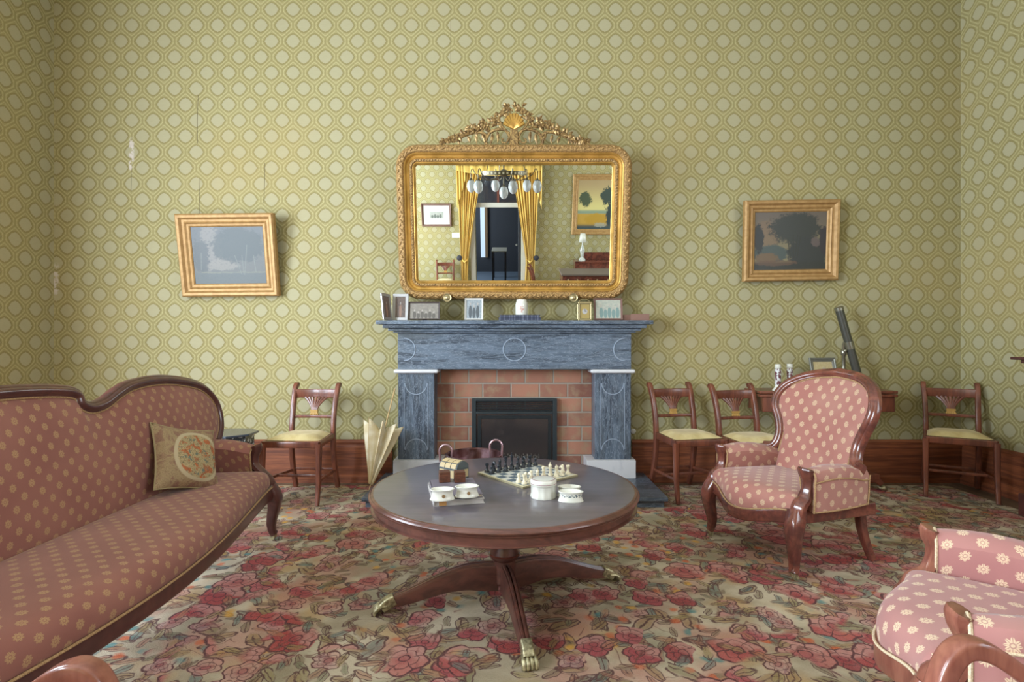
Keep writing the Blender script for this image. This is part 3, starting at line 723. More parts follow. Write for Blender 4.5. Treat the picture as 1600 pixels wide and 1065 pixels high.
for s, px in ((-1, 699), (1, 896)):
    p = P(px, 465, 4.36); nm = 'left' if s < 0 else 'right'
    t = thing('mirror_support_rosette', 'round brass rosette under the %s end of the gilt mirror frame' % nm, 'mirror support', (p.x, BACK-.002, p.z))
    MB().tube([(0, 0, 0), (0, -.20, 0)], .009, 10).build('pin', BRASS, t)
    MB().lathe([(.002, 0), (.026, .0), (.035, .006), (.033, .014), (.024, .010), (.018, .014), (.010, .022), (.002, .024)], 20).build('rosette', BRASS, t, loc=(0, -.198, 0), rot=(R(90), 0, 0))

# ------------------------------------------------------------------ framed pictures
def picture(name, label, cat, origin, w_, h_, tilt, fw, depth, fm, canvas_m, mount=None, rz=0, roll=0, group=None, holder='canvas'):
    "origin: bottom centre of the frame back; faces -y (local) ; top leans toward the room by tilt"
    t = thing(name, label, cat, origin, rot=(tilt, roll, rz), group=group)
    mb = MB(); prof = [(0, 0), (0, depth*.75), (fw*.12, depth), (fw*.3, depth*.95), (fw*.45, depth*.6), (fw*.6, depth*.55), (fw*.68, depth*.68), (fw*.78, depth*.5), (fw*.92, depth*.45), (fw, depth*.3), (fw, .0)]
    rows = []
    for i_, hh in prof: rows.append([(-w_/2+i_, -hh, i_), (w_/2-i_, -hh, i_), (w_/2-i_, -hh, h_-i_), (-w_/2+i_, -hh, h_-i_)])
    mb.grid(rows, cu=True); mb.build('picture_frame' if cat in ('painting', 'framed print') else 'frame', fm, t, smooth=False)
    def panel(nm, i_, y, m):
        v = [(-w_/2+i_, y, i_), (w_/2-i_, y, i_), (w_/2-i_, y, h_-i_), (-w_/2+i_, y, h_-i_)]
        b = MB(); b.add(v+[(p[0], y+.003, p[2]) for p in v], [(0, 1, 2, 3), (7, 6, 5, 4), (0, 4, 5, 1), (1, 5, 6, 2), (2, 6, 7, 3), (3, 7, 4, 0)], [[(0, 0), (1, 0), (1, 1), (0, 1)]]*6)
        return b.build(nm, m, t, smooth=False)
    if mount: panel('mount', fw-.002, -depth*.22, WMAT); panel(holder, fw+mount, -depth*.22-.002, canvas_m)
    else: panel(holder, fw-.002, -depth*.25, canvas_m)
    MB().box(-w_/2+fw*.5, -depth*.2, fw*.5, w_/2-fw*.5, -.0005, h_-fw*.5).build('backing', DARKW, t, smooth=False)
    return t
a = P(362, 462, 4.52); picture('painting', 'gilt-framed hazy blue landscape painting hanging left of the fireplace', 'painting', (a.x, 4.545, a.z), .80, .672, R(8.6), .105, .055, GILTF, CANV1, roll=R(-.6))
a = P(1234, 438.5, 4.52); picture('painting', 'gilt-framed dark landscape painting of tall trees hanging right of the fireplace', 'painting', (a.x, 4.54, a.z), .782, .66, R(4.5), .095, .055, GILTF, CANV2, roll=R(-.9))

# ------------------------------------------------------------------ mantelpiece ornaments
ZM = 1.331
def mpx(px, d): return (px-800)/FPX*d
d = 4.29
t = thing('folding_photo_frame', 'open silver folding double frame at the left end of the mantelshelf', 'photo frame', (mpx(616, d), d, ZM+.002))
for nm, x0, y0, x1, y1, m in (('left_leaf', -.045, .0, -.012, -.095, SILV), ('right_leaf', -.012, .012, .09, .0, SILV)): pass
def leaf_frame(parent, p0, p1, h, lean, fm, pm, lab=None):
    p0 = Vector((*p0, 0)); p1 = Vector((*p1, 0)); u = (p1-p0).normalized(); wd = (p1-p0).length
    o = MB(); fw = .022
    for (a, b, c, d2) in ((0, 0, wd, fw), (0, h-fw, wd, h), (0, fw, fw, h-fw), (wd-fw, fw, wd, h-fw)): o.box(a, -.006, b, c, .006, d2)
    e = o.build('frame', fm, parent, smooth=False, bevel=.002, loc=p0, rot=(lean, 0, math.atan2(u.y, u.x)))
    b = MB(); b.add([(fw, -.001, fw), (wd-fw, -.001, fw), (wd-fw, -.001, h-fw), (fw, -.001, h-fw)], [(0, 1, 2, 3)], [[(0, 0), (1, 0), (1, 1), (0, 1)]])
    b.build('photograph', pm, e, smooth=False, solid=.002); return e
leaf_frame(t, (-.062, -.10), (-.028, .04), .21, R(-6), SILV, PH4)
leaf_frame(t, (-.024, .045), (.10, .035), .215, R(-6), SILV, PH4)
def stand_photo(name, label, px0, px1, py0, d, fm, pm, fw=.012, lean=-8, rz=0, z=ZM, py1=499):
    w_ = (px1-px0)/FPX*d; h_ = (py1-py0)/FPX*d
    t = picture(name, label, 'photo frame', (mpx((px0+px1)/2, d), d, z+.0045), w_, h_, R(lean), fw, .014, fm, pm, rz=rz, holder='photograph')
    MB().add([(-.012, .001, h_*.75), (.012, .001, h_*.75), (.02, h_*.33, -.0 - math.tan(R(-lean))*0), (-.02, h_*.33, 0)], [(0, 1, 2, 3)]).build('easel_strut', DFRAME, t, smooth=False, solid=.003)
    return t
stand_photo('photo_frame', 'low dark-framed sepia group photograph at the left of the mantelshelf', 638, 687, 470, 4.30, DFRAME, PH1, .012, -10)
stand_photo('photo_frame', 'small upright white-bordered black and white photograph on the mantelshelf', 726, 755, 464, 4.33, WMAT, PH2, .013, -10)
stand_photo('photo_frame', 'brown-framed family photograph right of the clock on the mantelshelf', 928, 973, 464, 4.36, BFRAME, PH3, .016, -8)
for i, (z0, wd) in enumerate(((ZM, .34), (ZM+.0235, .325))):
    t = thing('book', ['lower', 'upper'][i]+' of two navy books lying flat under the white jar', 'book', (mpx(812, 4.38), 4.38, z0), group='navy books on the mantelshelf')
    MB().box(-wd/2, -.09, 0, wd/2, .09, .003).box(-wd/2, -.09, .019, wd/2, .09, .022).box(-wd/2, .086, .003, wd/2, .09, .019).build('cover', BOOKN, t, smooth=False)
    MB().box(-wd/2+.005, -.086, .0035, wd/2-.005, .085, .0185).build('pages', BOOKN, t, smooth=False)
t = thing('porcelain_jar', 'white porcelain jar with a small painted figure on the navy books', 'jar', (mpx(815, 4.38), 4.38, ZM+.046))
MB().lathe([(.002, 0), (.046, 0), (.050, .01), (.050, .085), (.046, .105), (.042, .112), (.043, .124), (.036, .128), (.002, .129)], 28).build('body', PORC, t)
b = MB(); b.grid([[(.0512*math.sin(a), -.0512*math.cos(a), z) for a in [R(-22+44*i/6) for i in range(7)]] for z in (.02, .045, .07)]); b.build('painted_figure', mat('coral_figure', fn=lambda: mixc(noise(coord(), 70, 2).ss(.45, .55), srgb('d2cec8'), srgb('c49c90')), rough=.3), t)
t = thing('carriage_clock', 'small brass carriage clock beside the brown family photograph', 'clock', (mpx(913, 4.36), 4.36, ZM))
MB().box(-.055, -.045, 0, .055, .045, .014).build('base', BRASS, t, smooth=False, bevel=.002)
MB().box(-.055, -.045, .135, .055, .045, .150).build('top_plate', BRASS, t, smooth=False, bevel=.002)
for x in (-.047, .047):
    for y in (-.037, .037): MB().tube([(x, y, .0142), (x, y, .1348)], .005, 8).build('pillar', BRASS, t)
b = MB(); b.add([(-.038, -.03, .018), (.038, -.03, .018), (.038, -.03, .131), (-.038, -.03, .131)], [(0, 1, 2, 3)], [[(0, -.25), (1, -.25), (1, 1.25), (0, 1.25)]]); b.build('dial_plate', DIAL, t, smooth=False, solid=.003)
MB().box(-.001, -.034, .075, .001, -.0325, .095).box(0, -.034, .074, .014, -.0325, .076).build('hands', BLK, t, smooth=False)
MB().tube(cr([(-.035, 0, .152), (-.035, 0, .165), (0, 0, .175), (.035, 0, .165), (.035, 0, .152)], 5), .003, 6, (0, 1, 0)).build('handle', BRASS, t)
t = thing('book', 'small brown leather book standing behind the family photograph', 'book', (mpx(979, 4.40), 4.42, ZM)); MB().box(-.035, -.05, 0, .035, .05, .05).build('cover', BOOKB, t, smooth=False, bevel=.003); MB().box(-.033, .045, .004, .033, .0515, .046).build('pages', PAPER, t, smooth=False)
t = thing('book', 'thick brown leather book lying at the right end of the mantelshelf', 'book', (mpx(1000, 4.36), 4.37, ZM), R(-9))
mb = MB(); mb.prism([(-.072, -.06), (.066, -.06), (.066, .06), (-.072, .06)], 0, .006); mb.prism([(-.066, -.06), (.07, -.06), (.07, .06), (-.066, .06)], .048, .054); mb.box(-.072, -.062, 0, .07, -.056, .054); mb.build('cover', BOOKB, t, smooth=False, bevel=.002)
MB().box(-.064, -.0555, .0065, .064, .055, .0475).build('pages', PAPER, t, smooth=False)

# ------------------------------------------------------------------ copper pan on hearth
t = thing('copper_pan', 'round copper preserving pan with loop handles standing on the hearth', 'pan', (mpx(741, 4.03), 4.03, ZH+.001))
MB().lathe([(.002, 0), (.15, 0), (.175, .015), (.19, .06), (.205, .255), (.212, .262), (.205, .266), (.196, .258), (.183, .07), (.16, .02), (.002, .012)], 40, cap=False).build('pan_body', COPPER, t)
for s in (-1, 1):
    dx = .162 if s > 0 else -.205; q = [(dx+.046*math.cos(R(a_)), -.05-.0*s, .27+(.055 if s > 0 else .02)+.048*math.sin(R(a_))) for a_ in range(0, 181, 20)]
    q = [(dx+.040, -.05, .215)]+q+[(dx-.040, -.05, .215)]
    MB().tube(q, .0085, 8, (0, 1, 0)).build('handle', COPPERH, t)

# ------------------------------------------------------------------ parasol
A = Vector((-1.08, 4.06, .0)); B = Vector((-.935, 4.345, .79))
t = thing('parasol', 'folded cream silk parasol leaning against the left side of the fireplace', 'parasol', A)
D = B-A; L = D.length; u = D.normalized(); e1 = u.cross(Vector((0, 1, 0))).normalized(); e2 = e1.cross(u)
MB().tube([Vector((0, 0, .002)), D], .006, 8, rs=[.5, 1]).build('shaft', CANE, t)
mb = MB(); rows = []; NB = 64
for i in range(15):
    f = i/14; s_ = .10+.42*f; r0 = .012+.105*f**1.15
    row = []
    for j in range(NB):
        th = 2*PI*j/NB; fold = .5+.5*math.cos(8*th); q = r0*(.42+.75*fold**1.6)
        tip = .045*fold*(f**6)-.02*(1-fold)*f**4
        sag = .05*f*max(0, math.cos(th-.1))
        row.append(tuple(u*(s_+tip)+(e1*math.cos(th)+e2*math.sin(th))*(q+sag*.8)))
    rows.append(row)
mb.grid(rows, cu=True); mb.build('canopy', PARA, t, solid=.002)
for j in range(8):
    th = 2*PI*j/8; c_, s_ = math.cos(th), math.sin(th)
    p = [u*(.10+.42*f+.05*f**6)+(e1*c_+e2*s_)*((.012+.105*f**1.15)*1.17+.04*f*max(0, math.cos(th-.1))+.002) for f in (0, .25, .5, .75, 1.0)]
    MB().tube(p, .0018, 5).build('rib', CANE, t)

# ------------------------------------------------------------------ round table
TZ = .51; TR = .606
tb = thing('round_pedestal_table', 'large round low table with polished top on a four-legged pedestal', 'table', (-.035, 2.5, 0))
MB().lathe([(.002, TZ-.022), (TR-.0215, TZ-.022), (TR-.0215, TZ-.0012), (TR-.026, TZ), (.002, TZ)], 96, cap=False).build('tabletop', TTOP, tb)
MB().lathe([(TR-.021, TZ-.022), (TR-.003, TZ-.020), (TR, TZ-.014), (TR-.003, TZ-.008), (TR-.008, TZ-.004), (TR-.010, TZ-.0055), (TR-.013, TZ-.002), (TR-.021, TZ-.001)], 96, cap=False).build('tabletop_edge', MAHT, tb, label='moulded mahogany rim of the table top')
MB().lathe([(TR-.03, TZ-.072), (TR-.020, TZ-.072), (TR-.010, TZ-.067), (TR-.011, TZ-.062), (TR-.020, TZ-.058), (TR-.020, TZ-.034), (TR-.010, TZ-.030), (TR-.008, TZ-.025), (TR-.010, TZ-.0225), (TR-.03, TZ-.0225), (TR-.034, TZ-.05), (TR-.034, TZ-.071)], 96, cap=False).build('apron', MAHT, tb)
for r, z in ((TR-.009, TZ-.027), (TR-.012, TZ-.085)): pass
MB().lathe([(.002, TZ-.0225), (.10, TZ-.0225), (.09, TZ-.06), (.055, TZ-.08), (.05, TZ-.11), (.075, TZ-.125), (.078, TZ-.14), (.06, TZ-.15), (.052, TZ-.17), (.047, .27), (.052, .235), (.066, .205), (.068, .188), (.060, .176), (.052, .17), (.050, .07), (.03, .052), (.002, .05)], 32, cap=False).build('pedestal', MAHT, tb)
for z, r in ((TZ-.128, .082), (TZ-.142, .080), (.197, .073)): MB().lathe([(r-.006, z-.004), (r, z), (r-.006, z+.004)], 32, cap=False).build('collar_moulding', MAH, tb)

for ang in (-80, 17, 100, 197):
    e = bpy.data.objects.new('leg', None)
    m = Matrix.Rotation(R(ang), 4, 'Z')
    side = m @ Vector((0, 1, 0))
    rad = [.03, .10, .18, .27, .36, .45, .515]; zz = [.100, .108, .114, .103, .080, .057, .046]; hh = [.062, .062, .054, .044, .035, .027, .020]; ww = [.026, .026, .025, .023, .022, .020, .018]
    pth = cr([m @ Vector((a, 0, b)) for a, b in zip(rad, zz)], 6); n = len(pth)
    def interp(v): return [v[min(int(i/6), 5)]*(1-(i/6-min(int(i/6), 5)))+v[min(int(i/6), 5)+1]*(i/6-min(int(i/6), 5)) for i in range(n)]
    prof = [(1, -1), (1, .62), (.82, .82), (.62, .82), (.52, .96), (.18, .96), (.08, .80), (-.08, .80), (-.18, .96), (-.52, .96), (-.62, .82), (-.82, .82), (-1, .62), (-1, -1)]
    lg = MB().sweep(pth, prof, (0, 0, 1), sa=interp(ww), sb=interp(hh)).build('leg', MAHT, tb)
    pw = MB(); c0 = m @ Vector((.50, 0, .045)); 
    pw.sweep(cr([m @ Vector(q) for q in ((.495, 0, .056), (.525, 0, .042), (.55, 0, .026))], 4), rrect(.024, .024, .01), (0, 0, 1), sa=[.95]*9, sb=[.95, .95, 1, 1, 1, 1, .95, .9, .85])
    for kx in (-1.5, -.5, .5, 1.5):
        pw.sweep(cr([m @ Vector(q) for q in ((.53, kx*.013, .036), (.556, kx*.0145, .034), (.575, kx*.0155, .02), (.582, kx*.016, .004))], 4), circ(.0085, 8), (0, 0, 1), sa=[.8]*5+[1.05]*4+[.9]*3+[.5])
    pw.build('brass_paw', BRASSP, lg, label='worn brass lion-paw foot')

def T_(px, py, z=TZ): return onz(px, py, z)
# books
a = T_(711, 771); bz = TZ+.0008
for i, (hz, wd, dp, m, lab, dx) in enumerate(((.020, .205, .30, BOOKW, 'lower white-covered book of the pair on the round table', 0), (.014, .195, .27, BOOKM, 'upper mauve-covered book carrying the two oval salt dishes', .004))):
    t = thing('book', lab, 'book', (-.245, 2.335, bz), R(13), group='books stacked on the round table')
    MB().box(-wd/2, -dp/2, 0, wd/2, dp/2, .0022).box(-wd/2, -dp/2, hz-.0022, wd/2, dp/2, hz).box(-wd/2-.001, -dp/2, 0, -wd/2+.002, dp/2, hz).build('cover', m, t, smooth=False)
    MB().box(-wd/2+.002, -dp/2+.005, .0024, wd/2-.004, dp/2-.005, hz-.0024).build('pages', PAPER if i else BOOKW, t, smooth=False)
    if i: MB().box(-wd/2+.015, -dp/2-.018, hz+.0002, -wd/2+.045, -dp/2+.01, hz+.002).box(-wd/2+.015, -dp/2-.020, -.018, -wd/2+.045, -dp/2-.017, hz+.002).build('bookmark_strap', TAN, t, smooth=False)
    bz += hz+.0008
def salt(name, label, loc, rz, sx=.048, sy=.032, h=.042, band=PORCG, group=None):
    t = thing(name, label, 'salt dish', loc, rz, group=group)
    MB().lathe([(.02, 0), (1.0, 0), (1.02, .05*h), (.95, .2*h), (.86, .55*h), (.9, .82*h), (1.0, .92*h), (1.02, .97*h), (.96, h), (.82, .95*h), (.62, .75*h), (.1, .68*h), (.01, .68*h)], 32, cap=False, sx=sx, sy=sy).build('dish', PORC, t)
    if band == PORCG: MB().lathe([(.001, 0), (.007, 0), (.007, .001), (.001, .0012)], 8).build('painted_crest', PORCG, t, loc=(.005, -sy*.90-.001, h*.45), rot=(R(90), 0, 0))
    else: MB().lathe([(.875, .35*h), (.868, .55*h), (.885, .75*h)], 32, cap=False, sx=sx*1.01, sy=sy*1.01).build('painted_band', PAINTB, t)
    return t
q = onz(690, 782, TZ+.036); salt('salt_dish', 'left of two oval white salt dishes standing on the mauve book', (q.x, q.y+.02, bz), R(8))
q = onz(729, 777, TZ+.036); salt('salt_dish', 'right of two oval white salt dishes standing on the mauve book', (q.x, q.y+.02, bz), R(8))
q = onz(893, 786, TZ); salt('salt_dish', 'front of two oval flower-banded salt dishes right of the lidded box', (q.x, q.y+.03, TZ+.0005), R(-4), .052, .030, .042, 1)
salt('salt_dish', 'rear of two oval flower-banded salt dishes right of the lidded box', (q.x+.002, q.y+.105, TZ+.0005), R(-4), .050, .030, .042, 1)
# lidded porcelain box
q = onz(849, 776, TZ); t = thing('porcelain_box', 'round fluted white porcelain box with flat lid in front of the chessboard', 'porcelain box', (q.x, q.y, TZ+.0005))
MB().lathe([(.002, 0), (.053, 0), (.055, .006), (.051, .02), (.052, .05), (.053, .052), (.002, .052)], 60, cap=False, flute=(12, .022)).build('body', PORC, t)
MB().lathe([(.054, .0525), (.056, .056), (.056, .072), (.052, .077), (.03, .079), (.002, .079)], 48, cap=False).build('lid', PORC, t)
MB().lathe([(.0561, .060), (.0568, .061), (.0561, .062)], 48, cap=False).lathe([(.050, .0776), (.049, .0786), (.047, .0784)], 48, cap=False).build('rim_line', PORCB, t)
# walnut cubes
for px, nm in ((694.5, 'left'), (718, 'right')):
    q = T_(px, 768, bz); t = thing('wooden_box', '%s of two small cube-shaped walnut boxes between casket and salt dishes' % nm, 'box', ((px-800)/FPX*2.42, 2.42, bz), R(12), group='cube boxes on the book')
    MB().box(-.024, -.024, 0, .024, .024, .036).build('box_body', CUBE, t, smooth=False, bevel=.002); MB().box(-.024, -.024, .0362, .024, .024, .046).build('lid', CUBE, t, smooth=False, bevel=.003)
# casket
t = thing('casket', 'small domed casket with bone panels and dark edging on the round table', 'casket', (-.278, 2.60, TZ+.0005), R(-38))
w_, d_, h_ = .058, .042, .058
MB().box(-w_, -d_, .012, w_, d_, h_).build('body', CASF, t, smooth=False)
for sx in (-1, 1):
    for sy in (-1, 1): MB().box(sx*w_-.008*(sx > 0)-.0*sx, sy*d_-.008*(sy > 0), 0, sx*w_+.008*(sx < 0), sy*d_+.008*(sy < 0), .0118).build('foot', CASF, t, smooth=False)
mb = MB()
for i in range(3):
    x = -w_+.006+i*(2*w_-.008)/3
    for s in (-1, 1): mb.box(x, s*d_-.0015, .016, x+(2*w_-.008)/3-.004, s*d_+.0015, h_-.006)
for s in (-1, 1): mb.box(s*w_-.0015, -d_+.006, .016, s*w_+.0015, d_-.006, h_-.006)
mb.build('bone_panel', CASB, t, smooth=False)
prof = [(d_*math.cos(R(180*i/8)), h_+.001+.034*math.sin(R(180*i/8))) for i in range(9)]
mb = MB(); mb.grid([[(x, a, b) for a, b in prof] for x in (-w_, w_)]); mb.f.append([len(mb.v)-9+i for i in range(9)]); mb.uv.append([(0, 0)]*9); mb.f.append([len(mb.v)-18+i for i in range(9)]); mb.uv.append([(0, 0)]*9)
lid = mb.build('lid', CASF, t, smooth=False)
mb = MB()
for i in range(3):
    x = -w_+.006+i*(2*w_-.008)/3; x2 = x+(2*w_-.008)/3-.004
    for k0 in (0, 2, 4, 6):
        a, b = R(22.5*k0+4), R(22.5*(k0+2)-4); r1, r2 = d_+.0015, .0355
        mb.grid([[(xx, r1*math.cos(th), h_+.001+r2*math.sin(th)) for th in (a, (a+b)/2, b)] for xx in (x, x2)])
mb.build('bone_slat', CASB, lid, smooth=False, solid=.002)
# chessboard
CBX, CBY, CA, CS = .075, 2.672, R(39), .175
cbz = TZ+.0005
t = thing('chessboard', 'square stone chessboard set out on the round table', 'chessboard', (CBX, CBY, cbz), CA)
MB().box(-CS, -CS, 0, CS, CS, .009).build('board', mat('board_edge_stone', srgb('8c8468'), .35), t, smooth=False, bevel=.001)
MB().box(-CS+.002, -CS+.002, .0091, CS-.002, CS-.002, .0097).build('border', mat('cream_board_stone', srgb('cfc6a4'), .3), t, smooth=False)
sq = (CS-.013)/4
ml = MB(); md = MB()
for i in range(8):
    for j in range(8):
        x = (i-4)*sq; y = (j-4)*sq; (ml if (i+j) % 2 else md).box(x, y, .0098, x+sq, y+sq, .0104)
ml.build('pale_squares', mat('pale_square_stone', srgb('cdcdc4'), .3), t, smooth=False); md.build('dark_squares', mat('blue_square_stone', srgb('5d6c76'), .3), t, smooth=False)
def cprof(kind):
    b = [(.001, 0), (.0135, 0), (.0140, .003), (.0115, .006), (.012, .008), (.008, .012), (.0058, .02)]
    if kind == 'pawn': return b+[(.0052, .024), (.0075, .026), (.0045, .028), (.0070, .032), (.0072, .036), (.004, .040), (.0005, .041)]
    if kind == 'rook': return b+[(.006, .030), (.0085, .034), (.0095, .036), (.0095, .044), (.007, .044), (.007, .040), (.001, .040)]
    if kind == 'bishop': return b+[(.0048, .032), (.008, .034), (.005, .036), (.0075, .042), (.006, .049), (.002, .054), (.003, .056), (.0005, .058)]
    if kind == 'queen': return b+[(.005, .040), (.009, .042), (.006, .045), (.0075, .052), (.0105, .060), (.006, .060), (.003, .063), (.0005, .065)]
    if kind == 'king': return b+[(.005, .044), (.009, .046), (.006, .049), (.0085, .060), (.009, .063), (.003, .066), (.0005, .067)]
    return b+[(.009, .014), (.0095, .018), (.001, .019)]
def piece(kind, m):
    mb = MB(); mb.lathe(cprof(kind), 14, cap=False)
    if kind == 'king': mb.box(-.0015, -.0015, .066, .0015, .0015, .077).box(-.005, -.0015, .070, .005, .0015, .073)
    if kind == 'knight': mb.sweep(cr([(0, .002, .016), (0, .006, .027), (0, .004, .038), (0, -.003, .044), (0, -.011, .038), (0, -.014, .034)], 4), circ(.0065, 8), (1, 0, 0), sa=[1.25]*4+[1.1]*4+[1]*4+[1]*4+[.75]*4+[.5], sb=[1.2]*4+[1.2]*4+[1.2]*4+[1.1]*4+[.8]*4+[.6])
    o = mb.build('chess_'+kind, m); COL.objects.unlink(o); return o.data
KN = {'rook': 'rook', 'knight': 'knight', 'bishop': 'bishop'}
order = ['rook', 'knight', 'bishop', 'queen', 'king', 'bishop', 'knight', 'rook']
for colname, m, row, prow, fl in (('black', EBON, 7, 6, 0), ('white', IVORY, 0, 1, PI)):
    ms = {k_: piece(k_, m) for k_ in set(order)|{'pawn'}}
    # black men on the far left edge, white men on the near right edge
    def place(kind, i, r_, label, group=None):
        x = (i-3.5)*sq; y = (r_-3.5)*sq
        jx, jy = random.uniform(-.003, .003), random.uniform(-.003, .003)
        v = Matrix.Rotation(CA, 3, 'Z') @ Vector((x+jx, y+jy, 0))
        o = bpy.data.objects.new('chess_'+kind, ms[kind]); COL.objects.link(o)
        o.location = (CBX+v.x, CBY+v.y, cbz+.0106); o.rotation_euler = (0, 0, CA+fl)
        tag(o, label, 'chess piece', group)
    for i, kd in enumerate(order):
        if kd in ('queen', 'king'): lab = '%s %s among the %s chess pieces at the middle of the back row' % (colname, kd, colname)
        else: lab = '%s %s at the %s end of the %s back row on the chessboard' % (colname, kd, 'left' if i < 4 else 'right', colname) if kd == 'rook' else '%s %s on the %s half of the %s back row' % (colname, kd, 'left' if i < 4 else 'right', colname)
        place(kd, i, row, lab)
    for i in range(8): place('pawn', i, prow, 'small %s pawn in the %s front row on the chessboard' % (colname, colname), '%s pawns on the chessboard' % colname)

# ------------------------------------------------------------------ dining chairs
def facing(fx, fy): return math.atan2(fy, fx)-PI/2
def make_chair(label, loc, rz, group):
    t = thing('dining_chair', label, 'chair', loc, rz, group=group)
    for s in (-1, 1):
        p = cr([(s*.170, -.275, .009), (s*.168, -.225, .15), (s*.166, -.195, .30), (s*.165, -.190, .44), (s*.165, -.205, .58), (s*.168, -.235, .70), (s*.172, -.268, .785), (s*.172, -.292, .818), (s*.172, -.312, .815)], 5)
        n = len(p); MB().sweep(p, rrect(.0175, .021, .008), (0, 1, 0), sa=[1]*n, sb=[.85+.15*min(1, i/10) if i < n-8 else 1-.04*(i-n+8) for i in range(n)]).build('stile', CHW, t)
        p = cr([(s*.205, .195, .435), (s*.205, .200, .30), (s*.206, .208, .15), (s*.207, .232, .005)], 6)
        n = len(p); MB().sweep(p, rrect(.0195, .020, .009), (0, 1, 0), sa=[1.05-.35*i/(n-1) for i in range(n)]).build('leg', CHW, t)
    rails = MB(); rails.sweep([(-.205, .195, .428), (.205, .195, .428)], rrect(.011, .024, .006)); 
    for s in (-1, 1): rails.sweep([(s*.205, .195, .428), (s*.166, -.19, .428)], rrect(.011, .024, .006))
    rails.sweep([(-.166, -.19, .428), (.166, -.19, .428)], rrect(.011, .024, .006)); rails.build('seat_rail', CHW, t)
    st = MB()
    for s in (-1, 1): st.sweep([(s*.206, .205, .17), (s*.168, -.225, .15)], rrect(.007, .011, .004))
    st.sweep([(-.188, .0, .16), (.188, .0, .16)], rrect(.007, .011, .004)); st.sweep([(-.168, -.222, .16), (.168, -.222, .16)], rrect(.007, .010, .004))
    st.build('stretcher', CHW, t)
    tr = cr([(-.163, -.252, .752), (-.08, -.268, .752), (0, -.273, .752), (.08, -.268, .752), (.163, -.252, .752)], 4); MB().sweep(tr, rrect(.0095, .034, .006), (0, 0, 1)).build('top_rail', CHW, t)
    lr = cr([(-.16, -.208, .575), (0, -.222, .575), (.16, -.208, .575)], 5); MB().sweep(lr, rrect(.008, .0125, .005), (0, 0, 1)).build('lower_rail', CHW, t)
    mb = MB()
    for i in range(7):
        f = (i-3)/3; mb.sweep(cr([(f*.020, -.225, .622), (f*.028, -.233, .65), (f*.055, -.250, .69), (f*.088, -.264, .722)], 4), rrect(.0075, .005, .003), (0, 1, 0), sa=[.6+.06*i_ for i_ in range(13)])
    mb.build('fan_splat', CHW, t)
    mb = MB()
    for i in range(5): f = (i-2)/2; mb.sweep([(f*.03, -.221, .587), (f*.02, -.225, .605), (f*.019, -.226, .625)], rrect(.007, .007, .004), (0, 1, 0))
    mb.box(-.03, -.233, .612, .03, -.215, .626); mb.build('gilt_collar', mat('gilt_collar_paint', srgb('b08a48'), .5) if 'gilt_collar_paint' not in bpy.data.materials else bpy.data.materials['gilt_collar_paint'], t)
    # pad
    rows = []
    for i in range(9):
        v = -1+2*i/8; row = []
        for j in range(11):
            uu = -1+2*j/10; e = (1-abs(uu)**4)*(1-abs(v)**4); hw = .1775+.0195*v; row.append((uu*hw*(1-.0*v), .002+v*.172, .4535+.036*e**.5))
        rows.append(row)
    mb = MB(); mb.grid(rows, uvs=lambda i, j: (j*.035, i*.04)); mb.build('seat_pad', SEATF, t, solid=.0, sub=1)
    return t
ch = make_chair('mahogany dining chair with yellow seat standing left of the parasol', (-1.575, 4.085, 0), facing(-.04, -1), 'fan-back dining chairs')
copy_tree(ch, (1.34, 4.15, 0), facing(.21, -1), 'mahogany dining chair with yellow seat just right of the fireplace', 'fan-back dining chairs')
copy_tree(ch, (1.785, 4.01, 0), facing(.21, -1), 'second dining chair from the fireplace, partly hidden behind the high-backed armchair', 'fan-back dining chairs')
copy_tree(ch, (3.41, 4.18, 0), facing(-.52, -.85), 'mahogany dining chair with yellow seat in the right corner of the room', 'fan-back dining chairs')

